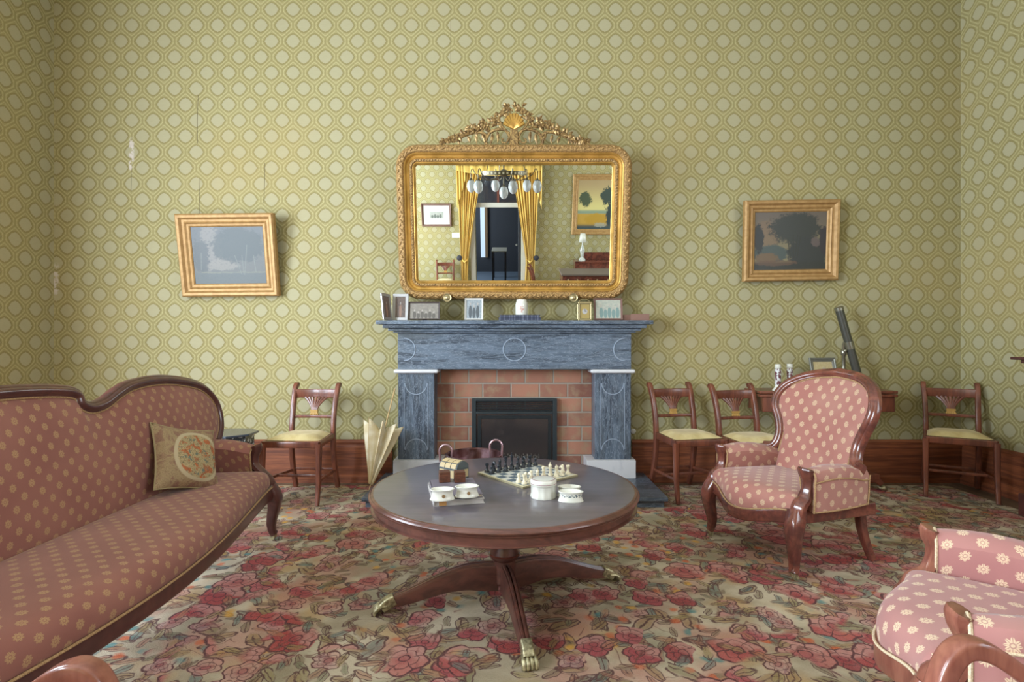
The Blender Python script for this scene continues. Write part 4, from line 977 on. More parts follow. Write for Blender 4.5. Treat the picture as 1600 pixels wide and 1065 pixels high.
# ------------------------------------------------------------------ parlour seating
def fan(mb, outline, m, cy, rs, fn, uvf):
    n = len(outline); rows = []; info = []
    for r in rs:
        row = []; ir = []
        for (x, y) in outline:
            cx = max(-m, min(m, x)); qx = cx+(x-cx)*r; qy = cy+(y-cy)*r
            row.append(tuple(fn(qx, qy, r, x, y))); ir.append(uvf(qx, qy, r, x, y))
        rows.append(row); info.append(ir)
    mb.grid(rows, cu=True, uvs=lambda i, j: info[i][j % n])
WOODP = [(1, -.6), (1, .2), (.75, .55), (.55, .6), (.35, .9), (0, 1.0), (-.35, .9), (-.55, .6), (-.75, .55), (-1, .2), (-1, -.6), (-.6, -1), (.6, -1)]
def parlour(name, label, cat, loc, rz, p, group=None):
    t = thing(name, label, cat, loc, rz, group=group)
    wood, fab, braid = p['wood'], p['fab'], p['braid']
    hw, yf, yc = p['hw'], p['yf'], p['yc']   # half width at the front, front curve, seat back line
    zr, zs = p['zr'], p['zs']
    hwb = p['hwb']
    # seat outline (ccw)
    front = [(hw*(-1+2*i/28), yf(-1+2*i/28)) for i in range(29)]
    out = front+[(hwb+(hw-hwb)*(1-i/5), yf(1)+(yc-yf(1))*i/5) for i in range(1, 5)]
    out += [(hwb*(1-2*i/12), yc) for i in range(13)]+[(-hwb-(hw-hwb)*(i/5), yc+(yf(-1)-yc)*i/5) for i in range(1, 5)]
    cy = (yc+yf(1))/2; m_ = max(0, hw-.22)
    drop = p.get('drop', lambda x: 0)
    def sf(x, y, r, ox, oy):
        prof = [(1.0, 0), (1.02, .25), (1.0, .55), (.93, .82), (.8, .95), (.5, 1.02), (.0, 1.05)]
        k_ = p_map[r]; rr_, hh = prof[k_]
        cx = max(-m_, min(m_, ox)); X_ = cx+(ox-cx)*rr_; Y_ = cy+(oy-cy)*rr_
        fr = max(0, min(1, (Y_-cy)/(.12)))
        zb = zr-drop(ox/hw)*fr
        return (X_, Y_, zb+(zs-zb)*hh)
    rs = [1.0, .99, .98, .93, .8, .5, .0]; p_map = {r: i for i, r in enumerate(rs)}
    ext = {1.0: .10, .99: .07, .98: .035, .93: 0.01, .8: 0, .5: 0, .0: 0}
    def uf(x, y, r, ox, oy):
        v = Vector((ox-max(-m_, min(m_, ox)), oy-cy)); v = v.normalized() if v.length > 0 else v
        rr_ = [1, 1.0, 1.0, .93, .8, .5, 0][p_map[r]]
        cx = max(-m_, min(m_, ox)); return (cx+(ox-cx)*rr_+v.x*ext[r], cy+(oy-cy)*rr_+v.y*ext[r])
    mb = MB(); fan(mb, out, m_, cy, rs, sf, uf); mb.build('seat_cushion', fab, t, sub=1)
    # rails
    path = [Vector((x, y-.008, zr-.030-drop(x/hw))) for x, y in front]
    n = len(path); hf = [1.25+.5*abs(-1+2*i/(n-1))**6 for i in range(n)]
    MB().sweep(path, [(a*.018, b*.026) for a, b in rrect(1, 1, .3, 2)], (0, 0, 1), sa=[1.0]*n, sb=hf).build('front_rail', wood, t)
    MB().tube([Vector((x, y+.010, zr+.002-drop(x/hw))) for x, y in front], .0045, 6).build('seat_braid', braid, t, label='braid along the seat edge')
    mb = MB(); yb = p['yb']
    for s in (-1, 1): mb.sweep([(s*hw, yf(1)-.02, zr-.03), (s*(p['xo_b']-.01), yb, zr-.03)], rrect(.014, .032, .006))
    mb.sweep([(-p['xo_b']+.01, yb, zr-.03), (p['xo_b']-.01, yb, zr-.03)], rrect(.014, .032, .006)); mb.build('side_rail', wood, t)
    # front legs
    for s in (-1, 1):
        lx = hw+.0; y0 = yf(1)
        pts = [(s*(lx-.005), y0-.02, zr+.0), (s*(lx+.010), y0+.008, zr-.07), (s*(lx+.008), y0+.008, .20), (s*(lx-.002), y0-.004, .11), (s*(lx-.0), y0+.0, .06), (s*(lx+.006), y0+.010, .037)]
        pp = cr(pts, 5); n = len(pp); sz = [1.15]*3+[1.22, 1.22, 1.2, 1.17]+[1.12, 1.08, 1.04, 1.0]+[.94, .90, .86]+[.80, .77, .73]+[.66]*3+[.6]*3+[.56]*3; sz += [.56]*(n-len(sz))
        lg = MB().sweep(pp, [(a*.032, b*.032) for a, b in rrect(1, 1, .45, 3)], (0, 1, 0), sa=sz[:n]).build('front_leg', wood, t)
        q = pp[-1]; MB().tube([q+Vector((0, 0, .004)), q+Vector((0, 0, -.012))], .014, 10, (0, 1, 0)).tube([q+Vector((-.008, -.012, -.019)), q+Vector((.008, -.012, -.019))], .0145, 12, (0, 0, 1)).build('caster', BRASSP, lg, label='small brass caster')
        xb = p['xl_b']
        MB().sweep(cr([(s*xb, yb+.01, zr-.01), (s*xb, yb-.0, .20), (s*(xb+.006), yb-.025, .10), (s*(xb+.01), yb-.065, .009)], 4), rrect(.020, .020, .006), (0, 1, 0), sa=[1.15-.03*i for i in range(13)]).build('rear_leg', wood, t)
    # back
    ob = [Vector((x, z)) for x, z in p['outline']]   # half outline from lower joint (x>0) to top centre
    hp = cr(ob, 5); rec = p['rec']; wrap = p['wrap']; zb0 = p['zb0']
    def by(x, z): return yc-(z-zs)*rec+wrap*(abs(x)/ob[0].x)**2*.9
    full = [(q.x, q.y) for q in hp]+[(-q.x, q.y) for q in hp[::-1][1:]]
    # frame
    fp_ = [Vector((x, by(x, z), z)) for x, z in full]
    n = len(fp_); MB().sweep(fp_, [(a*p['fr'], b*p['fr']) for a, b in WOODP], [Vector((0, 1, rec))]*n).build('back_frame', wood, t)
    # padded panel
    ins_ = p['fr']*.75; pan = []
    for i, (x, z) in enumerate(full):
        a_ = Vector(full[min(i+1, n-1)])-Vector(full[max(i-1, 0)]); nn = Vector((-a_.y, a_.x)).normalized()
        pan.append((x+nn.x*ins_, z+nn.y*ins_))
    if p.get('waist'): pan = [(math.copysign(min(abs(a_), p['waist'][1]), a_) if b_ < p['waist'][0] else a_, b_) for a_, b_ in pan]
    bott = [(pan[-1][0]+(pan[0][0]-pan[-1][0])*i/14, zb0) for i in range(15)]
    lft = [(pan[-1][0], pan[-1][1]+(zb0-pan[-1][1])*i/4) for i in range(1, 4)]; rgt = [(pan[0][0], zb0+(pan[0][1]-zb0)*i/4) for i in range(1, 4)]
    poly = pan+lft+bott+rgt; mm = max(0, ob[0].x-.25); cz = p.get('cz', .66)
    def bf(x, z, r, ox, oz): 
        bul = p['bul']*max(0, 1-r**2.2)**.6
        return (x, by(x, z)+.006+bul, z)
    rs2 = [1.0, .97, .9, .78, .6, .4, .2, 0.0]
    mb = MB(); fan(mb, poly, mm, cz, rs2, bf, lambda x, z, r, ox, oz: (x+.013, z)); mb.build('backrest', fab, t)
    mb = MB(); fan(mb, poly, mm, cz, [1, .5, 0], lambda x, z, r, ox, oz: (x, by(x, z)-.03, z), lambda x, z, r, ox, oz: (x, z)); mb.build('back_cover', fab, t)
    bp = [Vector((x, by(x, z)+.012, z)) for x, z in pan]; MB().tube(bp, .0055, 6, (0, 1, 0)).build('back_braid', braid, t, label='braid round the padded back')
    # arms
    for s in (-1, 1):
        ya = p['ya']; xa = p['xa']; xo_b = p['xo_b']; zt0, zt1 = p['zt0'], p['zt1']; aw = p['aw']
        rows = []; N = 9; uvr = []
        for i in range(N):
            f = i/(N-1); y = ya+(p['yae']-ya)*f; xo = xa+(xo_b-xa)*f+p.get('flare', 0)*math.sin(PI*f); zt_ = zt0+(zt1-zt0)*f**1.6+.018*math.sin(PI*min(1, f*1.15)); aw = p['aw']*(1+.30*math.sin(PI*f))
            zlo = zr-.004; sec = []
            sec += [(xo, zlo), (xo+.006, zlo+(zt_-zlo)*.35), (xo+.008, zt_-.055), (xo+.012, zt_-.03), (xo, zt_-.006), (xo-aw*.35, zt_+.006), (xo-aw*.75, zt_-.004), (xo-aw, zt_-.035), (xo-aw*.92, zt_-.09), (xo-aw*.8, zs-.02), (xo-aw*.7, zlo)]
            rows.append([(s*a_, y, b_) for a_, b_ in sec]); per = [0]
            for a_, b_ in zip(sec, sec[1:]): per.append(per[-1]+math.dist(a_, b_))
            uvr.append((abs(y), per))
        mb = MB(); k_ = len(rows[0]); mb.grid(rows, cu=True, uvs=lambda i, j: (uvr[i][0], uvr[i][1][j] if j < k_ else uvr[i][1][-1]+.05))
        for bb in (len(mb.v)-k_*N, len(mb.v)-k_): mb.f.append([bb+j for j in range(k_)]); mb.uv.append([(mb.v[bb+j].x, mb.v[bb+j].z) for j in range(k_)])
        mb.build('arm_upholstery', p.get('fab_arm', fab), t)
        aw = p['aw']
        # wooden arm front
        xk = hw; y0 = yf(1)
        xc = xa-aw*.44; hz = zt0-zr
        pts = [(s*(xk), y0-.012, zr-.02), (s*(xk+.002), y0-.020, zr+.03), (s*(xk+(xc-xk)*.4), y0-.055, zr+hz*.30), (s*(xk+(xc-xk)*.9), ya+.012, zr+hz*.52), (s*xc, ya+.010, zr+hz*.74), (s*xc, ya+.020, zr+hz*.90), (s*xc, ya+.022, zt0+.002), (s*xc, ya+.020, zt0+.010)]
        pp = cr(pts, 5); n2 = len(pp)
        def it(v): return [v[min(int(i/5), len(v)-2)]+(v[min(int(i/5), len(v)-2)+1]-v[min(int(i/5), len(v)-2)])*(i/5-min(int(i/5), len(v)-2)) for i in range(n2)]
        MB().sweep(pp, [(a_*.036, b_*.026) for a_, b_ in WOODP], (0, 1, 0), sa=it([1.15, 1.2, 1.0, .82, .86, 1.08, 1.14, 1.04]), sb=it([1.1, 1.1, .95, .85, .8, .95, 1.0, .85])).build('arm_support', wood, t)
        # braid on arm
        mb = MB(); sec0 = rows[0]
        mb.tube([Vector(q)+Vector((0, .004, 0)) for q in sec0[:-1]], .005, 6, (0, 1, 0)); mb.tube([Vector(r[2])+Vector((s*.003, 0, 0)) for r in rows], .004, 6); mb.tube([Vector(r[0])+Vector((s*.004, 0, .004)) for r in rows], .004, 6)
        mb.tube([Vector(q) + Vector((s*.003, -.004, 0)) for q in rows[-1][:4]], .004, 6, (0, 1, 0))
        mb.build('arm_braid', braid, t, label='braid edging the arm')
    return t
chairP = dict(wood=MAH, fab=FAB, braid=BRAID, hw=.315, hwb=.26, yf=lambda u: .02+.085*(math.cos(u*PI/2)**2), yc=-.44, yb=-.50, zr=.335, zs=.425,
    drop=lambda u: .055*math.cos(u*PI/2)**2, xo_b=.315, xl_b=.235, rec=.31, wrap=.10, zb0=.36, fr=.029, bul=.045, cz=.66, waist=(.62, .238),
    outline=[(.33, .520), (.288, .527), (.268, .56), (.266, .62), (.288, .69), (.322, .765), (.325, .84), (.275, .915), (.16, .965), (0, .985)],
    ya=-.065, xa=.355, yae=-.445, zt0=.535, zt1=.515, aw=.085, flare=.015)
F1 = (-.956, -.292)
parlour('armchair', 'high spoon-back armchair in rose sprigged fabric right of the round table', 'armchair', (1.305, 2.965, 0), facing(*F1), chairP, 'rose sprigged armchairs')
P2 = dict(chairP); P2.update(fab=FAB2, braid=BRAID2, wood=MAHV, hw=.312, xa=.372, fab_arm=FAB2)
F2 = (-.84, .54)
parlour('armchair', 'rose sprigged armchair in the lower right corner, cut off by the picture edge', 'armchair', (1.185, 1.575, 0), facing(*F2), P2, 'rose sprigged armchairs')
sofaP = dict(wood=SOFW, fab=FAB3, braid=BRAID, hw=1.27, hwb=1.22, yf=lambda u: .10+.17*math.cos(u*PI/2)**1.3 if abs(u) < 1 else .10, yc=-.28, yb=-.36, zr=.32, zs=.425,
    drop=lambda u: 0.02*math.cos(u*PI/2), xo_b=1.36, xl_b=1.2, rec=.20, wrap=.03, zb0=.36, fr=.030, bul=.05, cz=.64,
    outline=[(1.37, .57), (1.42, .64), (1.435, .73), (1.405, .82), (1.30, .90), (1.12, .945), (.93, .962), (.76, .95), (.66, .92), (.57, .883), (.49, .873), (.438, .895), (.425, .935), (.36, .957), (.2, .972), (0, .978)],
    ya=-.02, xa=1.335, yae=-.33, zt0=.55, zt1=.585, aw=.10, flare=.01)
sofa = parlour('sofa', 'long hump-backed sofa in brown-rose sprigged fabric along the left side', 'sofa', (-1.505, 1.92, 0), facing(1, 0), sofaP)

# cushion on sofa
t = thing('cushion', 'square tapestry cushion with orange flowers lying on the sofa', 'cushion', (-1.655, 2.76, .577), rot=(0, 0, 0))
def pillow(hw, th, nseg=18):
    mb = MB()
    for side in (1, -1):
        rows = []
        for i in range(nseg+1):
            v = -1+2*i/nseg; row = []
            for j in range(nseg+1):
                u_ = -1+2*j/nseg; pin = 1-.10*(1-abs(u_)**2)*abs(v)**3-.0; pin2 = 1-.10*(1-abs(v)**2)*abs(u_)**3
                e = max(0, (1-u_*u_)*(1-v*v))**.42
                row.append((u_*hw*pin2, side*th*e+.012*math.sin(3*u_+2*v)*e, v*hw*pin))
            rows.append(row)
        mb.grid(rows, uvs=lambda i, j: (j/nseg, i/nseg))
    return mb
pillow(.172, .06).build('cushion_cover', CUSH, t)
mb = MB(); e = []
for i in range(41):
    s_ = i/10
    k_ = int(s_) % 4; f = s_-int(s_) if i < 40 else 0; k_ = k_ if i < 40 else 0; a_ = -1+2*f
    pin = 1-.10*(1-abs(a_)**2); q = [(a_, -pin), (pin, a_), (-a_, pin), (-pin, -a_)][k_]; e.append((q[0]*.172, 0, q[1]*.172))
mb.tube(e[:-1], .004, 6, (0, 1, 0), True); mb.build('piping', CUSHE, t)
t.rotation_euler = (R(-28), R(15), R(64))

# moorish table
q = P(357, 675, 3.70); t = thing('octagonal_side_table', 'small dark inlaid octagonal side table behind the right end of the sofa', 'side table', (q.x, q.y, 0))
def octa(r, n=8, o=22.5): return [(r*math.cos(R(o+360*i/n)), r*math.sin(R(o+360*i/n))) for i in range(n)]
ht = q.z
MB().prism(octa(.188), ht-.014, ht).build('table_top', BLUEK, t, smooth=False, bevel=.003)
mb = MB(); oc = octa(.155)
for i in range(8):
    a_ = Vector(oc[i]); b_ = Vector(oc[(i+1) % 8]); d_ = (b_-a_)
    def pt(f, z): v = a_+d_*f; return (v.x, v.y, z)
    z1, zm = ht-.015, ht*.42; arcn = 8; inner = [pt(.5-.36*math.cos(PI*k_/arcn), zm+.12*math.sin(PI*k_/arcn)) for k_ in range(arcn+1)]
    vs = [pt(0, 0), pt(.14, 0)]+inner+[pt(.86, 0), pt(1, 0), pt(1, z1), pt(0, z1)]
    # split the arched panel in strips
    n0 = len(inner)
    for k_ in range(arcn):
        f0 = .5-.36*math.cos(PI*k_/arcn); f1 = .5-.36*math.cos(PI*(k_+1)/arcn); mb.add([inner[k_], inner[k_+1], pt(f1, z1), pt(f0, z1)], [(0, 1, 2, 3)])
    mb.add([pt(0, 0), pt(.14, 0), pt(.14, z1), pt(0, z1)], [(0, 1, 2, 3)]); mb.add([pt(.86, 0), pt(1, 0), pt(1, z1), pt(.86, z1)], [(0, 1, 2, 3)])
mb.build('arched_base', INLAY, t, smooth=False, solid=.008)

# ------------------------------------------------------------------ card table behind armchair and what stands on it
t = thing('card_table', 'mahogany fold-top card table on a pedestal behind the high-backed armchair', 'table', (2.475, 4.375, 0))
ZC = .78
MB().box(-.54, -.13, ZC-.022, .54, .16, ZC).box(-.54, -.13, ZC-.048, .54, .16, ZC-.0255).build('folding_top', CHW, t, smooth=False, bevel=.005)
MB().box(-.51, -.115, ZC-.165, .525, .15, ZC-.0485).build('frieze', CHW, t, smooth=False, bevel=.004)
MB().lathe([(.03, ZC-.166), (.10, ZC-.168), (.09, ZC-.22), (.05, ZC-.26), (.045, .42), (.075, .32), (.085, .25), (.06, .20), (.07, .135), (.03, .132)], 24).build('column', CHW, t)
MB().box(-.40, -.13, .085, .40, .13, .13).build('platform', CHW, t, smooth=False, bevel=.006)
for sx in (-1, 1):
    for sy in (-1, 1):
        lg = MB().sweep(cr([(sx*.32, sy*.09, .10), (sx*.38, sy*.10, .085), (sx*.42, sy*.11, .05)], 3), rrect(.03, .03, .01), (0, 0, 1), sa=[1, 1, .95, .9, .8, .75, .7]).build('foot', CHW, t)
        pw = MB()
        for kx in (-1, 0, 1): pw.ball((sx*.43+.0, sy*.11+kx*.018, .020), .019, 6, 1.5, .8, 1)
        pw.build('paw', BRASSP, lg)
for i, px in enumerate((1215.5, 1234)):
    t = thing('candlestick', '%s of two white painted porcelain candlesticks on the card table' % ('left' if i == 0 else 'right'), 'candlestick', (mpx(px, 4.25+.06*i), 4.25+.06*i, ZC+.001), group='porcelain candlesticks')
    MB().lathe([(.001, 0), (.040, 0), (.042, .008), (.034, .016), (.024, .03), (.021, .045)], 24, cap=False).build('foot', PORC, t)
    MB().lathe([(.021, .045), (.024, .06), (.022, .12), (.024, .165), (.017, .172)], 24, cap=False).build('painted_stem', PAINTR, t)
    MB().lathe([(.017, .172), (.024, .178), (.026, .186), (.021, .190), (.022, .208), (.016, .208), (.014, .190), (.001, .190)], 24, cap=False).build('socket', PORC, t)
stand_photo('photo_frame', 'pewter-framed portrait beside the telescope on the card table', 1268, 1313, 560, 4.32, GREYF, PH5, .032, -12, R(8), ZC+.006, 609)
t = thing('telescope', 'antique brass telescope on its pillar standing on the card table', 'telescope', (mpx(1318, 4.36), 4.36, ZC+.001))
a = P(1311.5, 484, 4.34)-t.location; b = P(1344, 606, 4.34)-t.location; b.z = .05
v = (b-a).normalized()
MB().tube([a, b], .031, 20, (0, 1, 0)).build('tube', TELE, t)
MB().tube([a-v*.025, a-v*.02, a+v*.004], .034, 20, (0, 1, 0), rs=[.8, 1, 1]).tube([b, b+v*.02], .034, 20, (0, 1, 0)).build('end_ring', TELEB, t)
MB().lathe([(.001, 0), (.055, 0), (.055, .008), (.03, .016), (.014, .03), (.013, .10), (.017, .11), (.013, .12), (.013, .27), (.02, .28), (.022, .31), (.012, .325), (.001, .33)], 16).build('pillar', TELEB, t)
mid = a.lerp(b, .48); MB().tube([Vector((0, 0, .30)), Vector((.0, 0, .36)), mid+Vector((-.03, 0, .04))], .012, 8, (0, 1, 0)).tube([mid-v*.03, mid+v*.03], .035, 20, (0, 1, 0)).ball((.0, -.02, .31), .016, 6).build('clamp', TELEB, t)

# sideboard at the right edge
t = thing('sideboard', 'dark timber sideboard against the right wall, only its end in view', 'sideboard', (3.54, 2.72, 0))
MB().box(-.20, -.93, 1.045, .20, .93, 1.065).box(-.165, -.89, 1.022, .20, .89, 1.0445).box(-.145, -.86, 1.0, .20, .86, 1.0215).build('top', SOFW, t, smooth=False, bevel=.004)
MB().box(-.13, -.80, .15, .20, .70, .9995).build('cabinet_body', SOFW, t, smooth=False, bevel=.004)
for y in (-.37, .37): 
    dr_ = MB().box(-.142, y-.34, .2, -.1305, y+.32, .95).build('door', MAH, t, smooth=False, bevel=.003); MB().ball((-.155, y-.3, .6), .014, 8).build('knob', BRASS, dr_)
MB().box(-.14, -.93, 0.001, .20, .935, .1495).build('plinth', SOFW, t, smooth=False, bevel=.004)

# ------------------------------------------------------------------ loop-arm chairs next to the camera
def loop_chair(label, loc, sgn, dz):
    "sgn +1: stands right of the camera facing left; local x points away from room centre"
    t = thing('loop_arm_chair', label, 'armchair', loc, group='loop-armed chairs by the camera')
    S = sgn
    for y in (0, -.52):
        pts = [(S*-.02, y, .30), (S*-.045, y, .42), (S*-.042, y, .51+dz), (S*-.012, y, .575+dz), (S*.035, y, .585+dz), (S*.11, y, .54+dz), (S*.24, y, .43), (S*.38, y, .33), (S*.50, y, .27)]
        p_ = cr(pts, 6); n = len(p_); MB().sweep(p_, rrect(.0165, .021, .008, 3), (0, 1, 0), sa=[.85+.25*math.sin(PI*min(1, i/(n*.7))) for i in range(n)], sb=[1.0]*n).build('arm_loop', MAHV, t)
        MB().sweep(cr([(S*.0, y, .31), (S*.02, y, .2), (S*-.02, y, .006)], 4), rrect(.02, .02, .006), (0, 1, 0)).build('front_leg', MAHV, t)
        MB().sweep(cr([(S*.50, y, .28), (S*.52, y, .15), (S*.60, y, .012)], 4), rrect(.02, .02, .006), (0, 1, 0)).build('rear_leg', MAHV, t)
        MB().sweep([(S*.0, y, .30), (S*.50, y, .28)], rrect(.014, .03, .006)).build('side_rail', MAHV, t)
    rows = [[(S*(-.02+.50*j/10), -.03-.46*i/10, .305+.06*((1-abs(2*i/10-1)**4)*(1-abs(2*j/10-1)**4))**.5) for j in range(11)] for i in range(11)]
    mb = MB(); mb.grid(rows, uvs=lambda i, j: (j*.05, i*.046)); mb.build('seat', FAB2, t, solid=.02)
    rows = [[(S*(.47+.22*i/10), -.02-.48*j/10, .30+.62*i/10) for j in range(11)] for i in range(11)]
    mb = MB(); mb.grid(rows, uvs=lambda i, j: (j*.05, i*.065)); mb.build('backrest', FAB2, t, solid=.04)
    return t
loop_chair('open loop-armed wooden chair in the bottom right corner, only one arm showing', (.85, 1.03, 0), 1, .003)
loop_chair('open loop-armed wooden chair in the bottom left corner, only one arm showing', (-.768, .985, 0), -1, -.012)

# ------------------------------------------------------------------ what the mirror shows: doorway wall behind the camera
YW = OPP
def mx(px, y=YW): return mp(px, 380, y).x
def mz(py, y=YW): return mp(800, py, y).z
head = mz(320)
fr_ = MB(); fr_.box(dl-.10, YW-.05, -.007, dl, YW+.04, dtop+.08).box(dr, YW-.05, -.007, dr+.10, YW+.04, dtop+.08).box(dl, YW-.05, dtop, dr, YW+.04, dtop+.08).box(dl, YW-.08, head-.04, dr, YW+.02, head+.05)
dj = struct(fr_.build('door_1', LINW, smooth=False, bevel=.004))
MB().box((dl+dr)/2-.02, YW-.06, head+.05, (dl+dr)/2+.02, YW-.03, dtop).build('glazing_bar', mat('red_glazing_bar', srgb('7a4438'), .5), dj, smooth=False)
MB().box(dl, YW-.05, head+.05, dr, YW-.045, dtop).build('transom_pane', GLASS, dj, smooth=False)
leafx = dl+.34
dd = thing('open_door', 'dark door leaf standing open in the hallway beyond the curtains', 'door', (dr-.01, YW-.22, 0))
MB().box(-.045, -.80, .004, 0, 0, head-.06).build('door_leaf', DARKW, dd, smooth=False, bevel=.003); MB().ball((-.075, -.74, 1.0), .026, 8).build('door_knob', PORC, dd)
# hall
HY = YW-T-3.2
struct(MB().box(dl-1.5, HY, -.15, dr+1.2, YW-T, -.008).build('floor_hall', HALLF, smooth=False))
struct(MB().box(dl-1.5, HY-.1, -.008, dr+1.2, HY, 3.4).build('wall_hall_end', HALLW, smooth=False))
struct(MB().box(dl-1.6, HY, -.008, dl-1.5, YW-T, 3.4).build('wall_hall_left', HALLW, smooth=False))
struct(MB().box(dr+1.2, HY, -.008, dr+1.3, YW-T, 3.4).build('wall_hall_right', HALLW, smooth=False))
struct(MB().box(dl-1.6, HY, 3.4, dr+1.3, YW-T, 3.5).build('ceiling_hall', CEILM, smooth=False))
SKYP = mat('daylit_window_pane', srgb('c8d8f0'), .4); bs = SKYP.node_tree.nodes['Principled BSDF']; bs.inputs['Emission Color'].default_value = (.6, .75, 1, 1); bs.inputs['Emission Strength'].default_value = .9
q0 = mp(753, 330, HY+.03); q1 = mp(758, 396, HY+.03)
hw_ = struct(MB().box(q1.x, HY+.001, q1.z-.1, q1.x+.07, HY+.06, q0.z+.15).build('window_4', mat('hall_window_frame', srgb('a88a6c'), .5), smooth=False))
MB().box(q0.x-.05, HY+.001, q1.z-.1, q1.x-.001, HY+.02, q0.z+.15).build('window_pane', SKYP, hw_, smooth=False)
area('hall_daylight', (dl-1.2, HY+1.2, 1.6), (0, R(-90), 0), 1.6, .9, 45, (.75, .86, 1))
t = thing('hall_table', 'pale cloth-covered table in the dark hallway seen in the mirror', 'table', (mp(772, 396, YW-2.0).x, YW-2.2, 0))
MB().box(-.06, -.35, .72, .30, .35, .745).build('table_top', BLANK, t, smooth=False); mb = MB()
for x in (-.03, .27):
    for y in (-.32, .32): mb.box(x-.02, y-.02, -.007, x+.02, y+.02, .7195)
mb.build('leg', DARKW, t, smooth=False)
# curtains
def curtain(label, top_px, bot_px, tie_px, s):
    z_top = mz(262); z_tie = mz(405); z_bot = .01
    t = thing('curtain', label, 'curtain', (0, 0, 0), group='yellow door curtains')
    x_out = mx(top_px[0], YW+.12); x_in = mx(top_px[1], YW+.12); xt0, xt1 = mx(tie_px[0], YW+.12), mx(tie_px[1], YW+.12); xb0, xb1 = mx(bot_px[0], YW+.12), mx(bot_px[1], YW+.12)
    rows = []
    for i in range(31):
        f = i/30; z = z_top+(z_bot-z_top)*f; ft = (z_top-z_tie)/(z_top-z_bot)
        if f < ft: g = f/ft; g2 = g**.8; a_ = x_out+(xt0-x_out)*g2; b_ = x_in+(xt1-x_in)*g2
        else: g = (f-ft)/(1-ft); g2 = math.sin(g*PI/2); a_ = xt0+(xb0-xt0)*g2; b_ = xt1+(xb1-xt1)*g2
        rows.append([(a_+(b_-a_)*j/48, YW+.12+.028*math.sin(j*1.05)+.01*math.sin(j*.4+f*4), z) for j in range(49)])
    MB().grid(rows).build('drape', YCUR, t, solid=.004)
    MB().tube(cr([(xt0-.01*s, YW+.09, z_tie+.06), ((xt0+xt1)/2, YW+.175, z_tie-.03), (xt1+.01*s, YW+.10, z_tie+.03)], 6), .012, 8).build('tie_back', YCUR, t)
    c_ = t; MB().lathe([(.001, 0), (.012, 0), (.012, .12), (.05, .13), (.055, .15), (.001, .165)], 16).build('holdback_knob', DARKW, t, loc=(xt0+ (0.03*s), YW+.002, z_tie+.05), rot=(R(-90), 0, 0))
    return t
curtain('left yellow curtain tied back beside the doorway seen in the mirror', (716, 757), (719, 729), (719, 731), -1)
curtain('right yellow curtain tied back beside the doorway seen in the mirror', (843, 797), (836, 820), (836, 822), 1)
zt_ = mz(257); t = thing('curtain_pelmet', 'yellow draped pelmet with dark cornice above the doorway in the mirror', 'pelmet', (0, 0, 0))
xa_, xb_ = mx(715, YW+.2), mx(846, YW+.2)
MB().box(xa_-.03, YW+.002, zt_, xb_+.03, YW+.25, zt_+.07).build('cornice_board', DARKW, t, smooth=False, bevel=.004)
for s, (pa, pb) in ((-1, (715, 729)), (1, (846, 833))):
    x0, x1 = mx(pa, YW+.2), mx(pb, YW+.2); zb = mz(326, YW+.2); rows = []
    for i in range(9): rows.append([(x0+(x1-x0)*j/16, YW+.19+.02*math.sin(j*1.3), zt_+((zb+(.55*(j/16)))-zt_)*i/8) for j in range(17)])
    MB().grid(rows).build('swag_tail', YCUR, t, solid=.004)
rows = [[(xa_+(xb_-xa_)*j/40, YW+.20+.012*math.sin(j*1.7), zt_-(.10+.10*math.sin(PI*j/40))*i/5) for j in range(41)] for i in range(6)]
MB().grid(rows).build('valance', YCUR, t, solid=.004)
tag(MB().box(mx(706), YW+.0005, mz(371), mx(719), YW+.012, mz(363)).build('light_switch', PLAST, smooth=False, bevel=.002), 'white light switch plate beside the left yellow curtain, seen in the mirror', 'light switch')
# pictures on that wall (they face +y)
def opp_picture(px0, px1, py0, py1, label, cat, fw, fm, cm, mount=None):
    x0, x1 = mx(px0), mx(px1); z1, z0 = mp(800, py0).z, mp(800, py1).z
    return picture('painting' if cat == 'painting' else 'framed_print', label, cat, ((x0+x1)/2, YW+.002, z0), abs(x1-x0), z1-z0, R(0), fw, .04, fm, cm, mount, rz=PI)
opp_picture(660, 706, 317, 353, 'small brown-framed print with white mount, left in the mirror', 'framed print', .04, BFRAME, PH6, .12)
opp_picture(893, 968, 271, 366, 'large gilt-framed landscape with golden field, right in the mirror', 'painting', .11, GILTF, CANV3)
# chairs seen in the mirror
copy_tree(ch, (mx(692, YW+.45), YW+.42, 0), facing(.05, 1), 'dining chair against the far wall, seen left in the mirror', 'fan-back dining chairs')
copy_tree(ch, (mx(862, YW+.9)-.12, YW+.85, 0), facing(1, .1), 'dining chair beside the writing desk, seen in the mirror', 'fan-back dining chairs')
# piano + desk + lamp
x0 = mx(900, YW+.3); t = thing('piano', 'upright mahogany piano below the landscape, seen right in the mirror', 'piano', (x0+.75, YW+.06, 0))
ZP = mz(409, YW+.3)
MB().box(-.75, 0, .1, .75, .30, ZP).build('case', MAH, t, smooth=False, bevel=.005); MB().box(-.76, -.01, ZP+.0005, .76, .33, ZP+.02).box(-.55, 0, ZP+.0205, .55, .04, ZP+.16).build('lid', MAH, t, smooth=False, bevel=.004)
MB().box(-.75, .3005, .60, .75, .55, .68).build('key_bed', MAH, t, smooth=False); MB().box(-.66, .36, .6805, .66, .53, .69).build('keys', IVORY, t, smooth=False); MB().box(-.75, 0, 0.001, .75, .36, .0995).build('plinth', MAH, t, smooth=False)
for s in (-.7, .7): MB().sweep([(s, .5, .599), (s, .5, .004)], rrect(.03, .03, .01), (0, 1, 0)).build('leg', MAH, t)
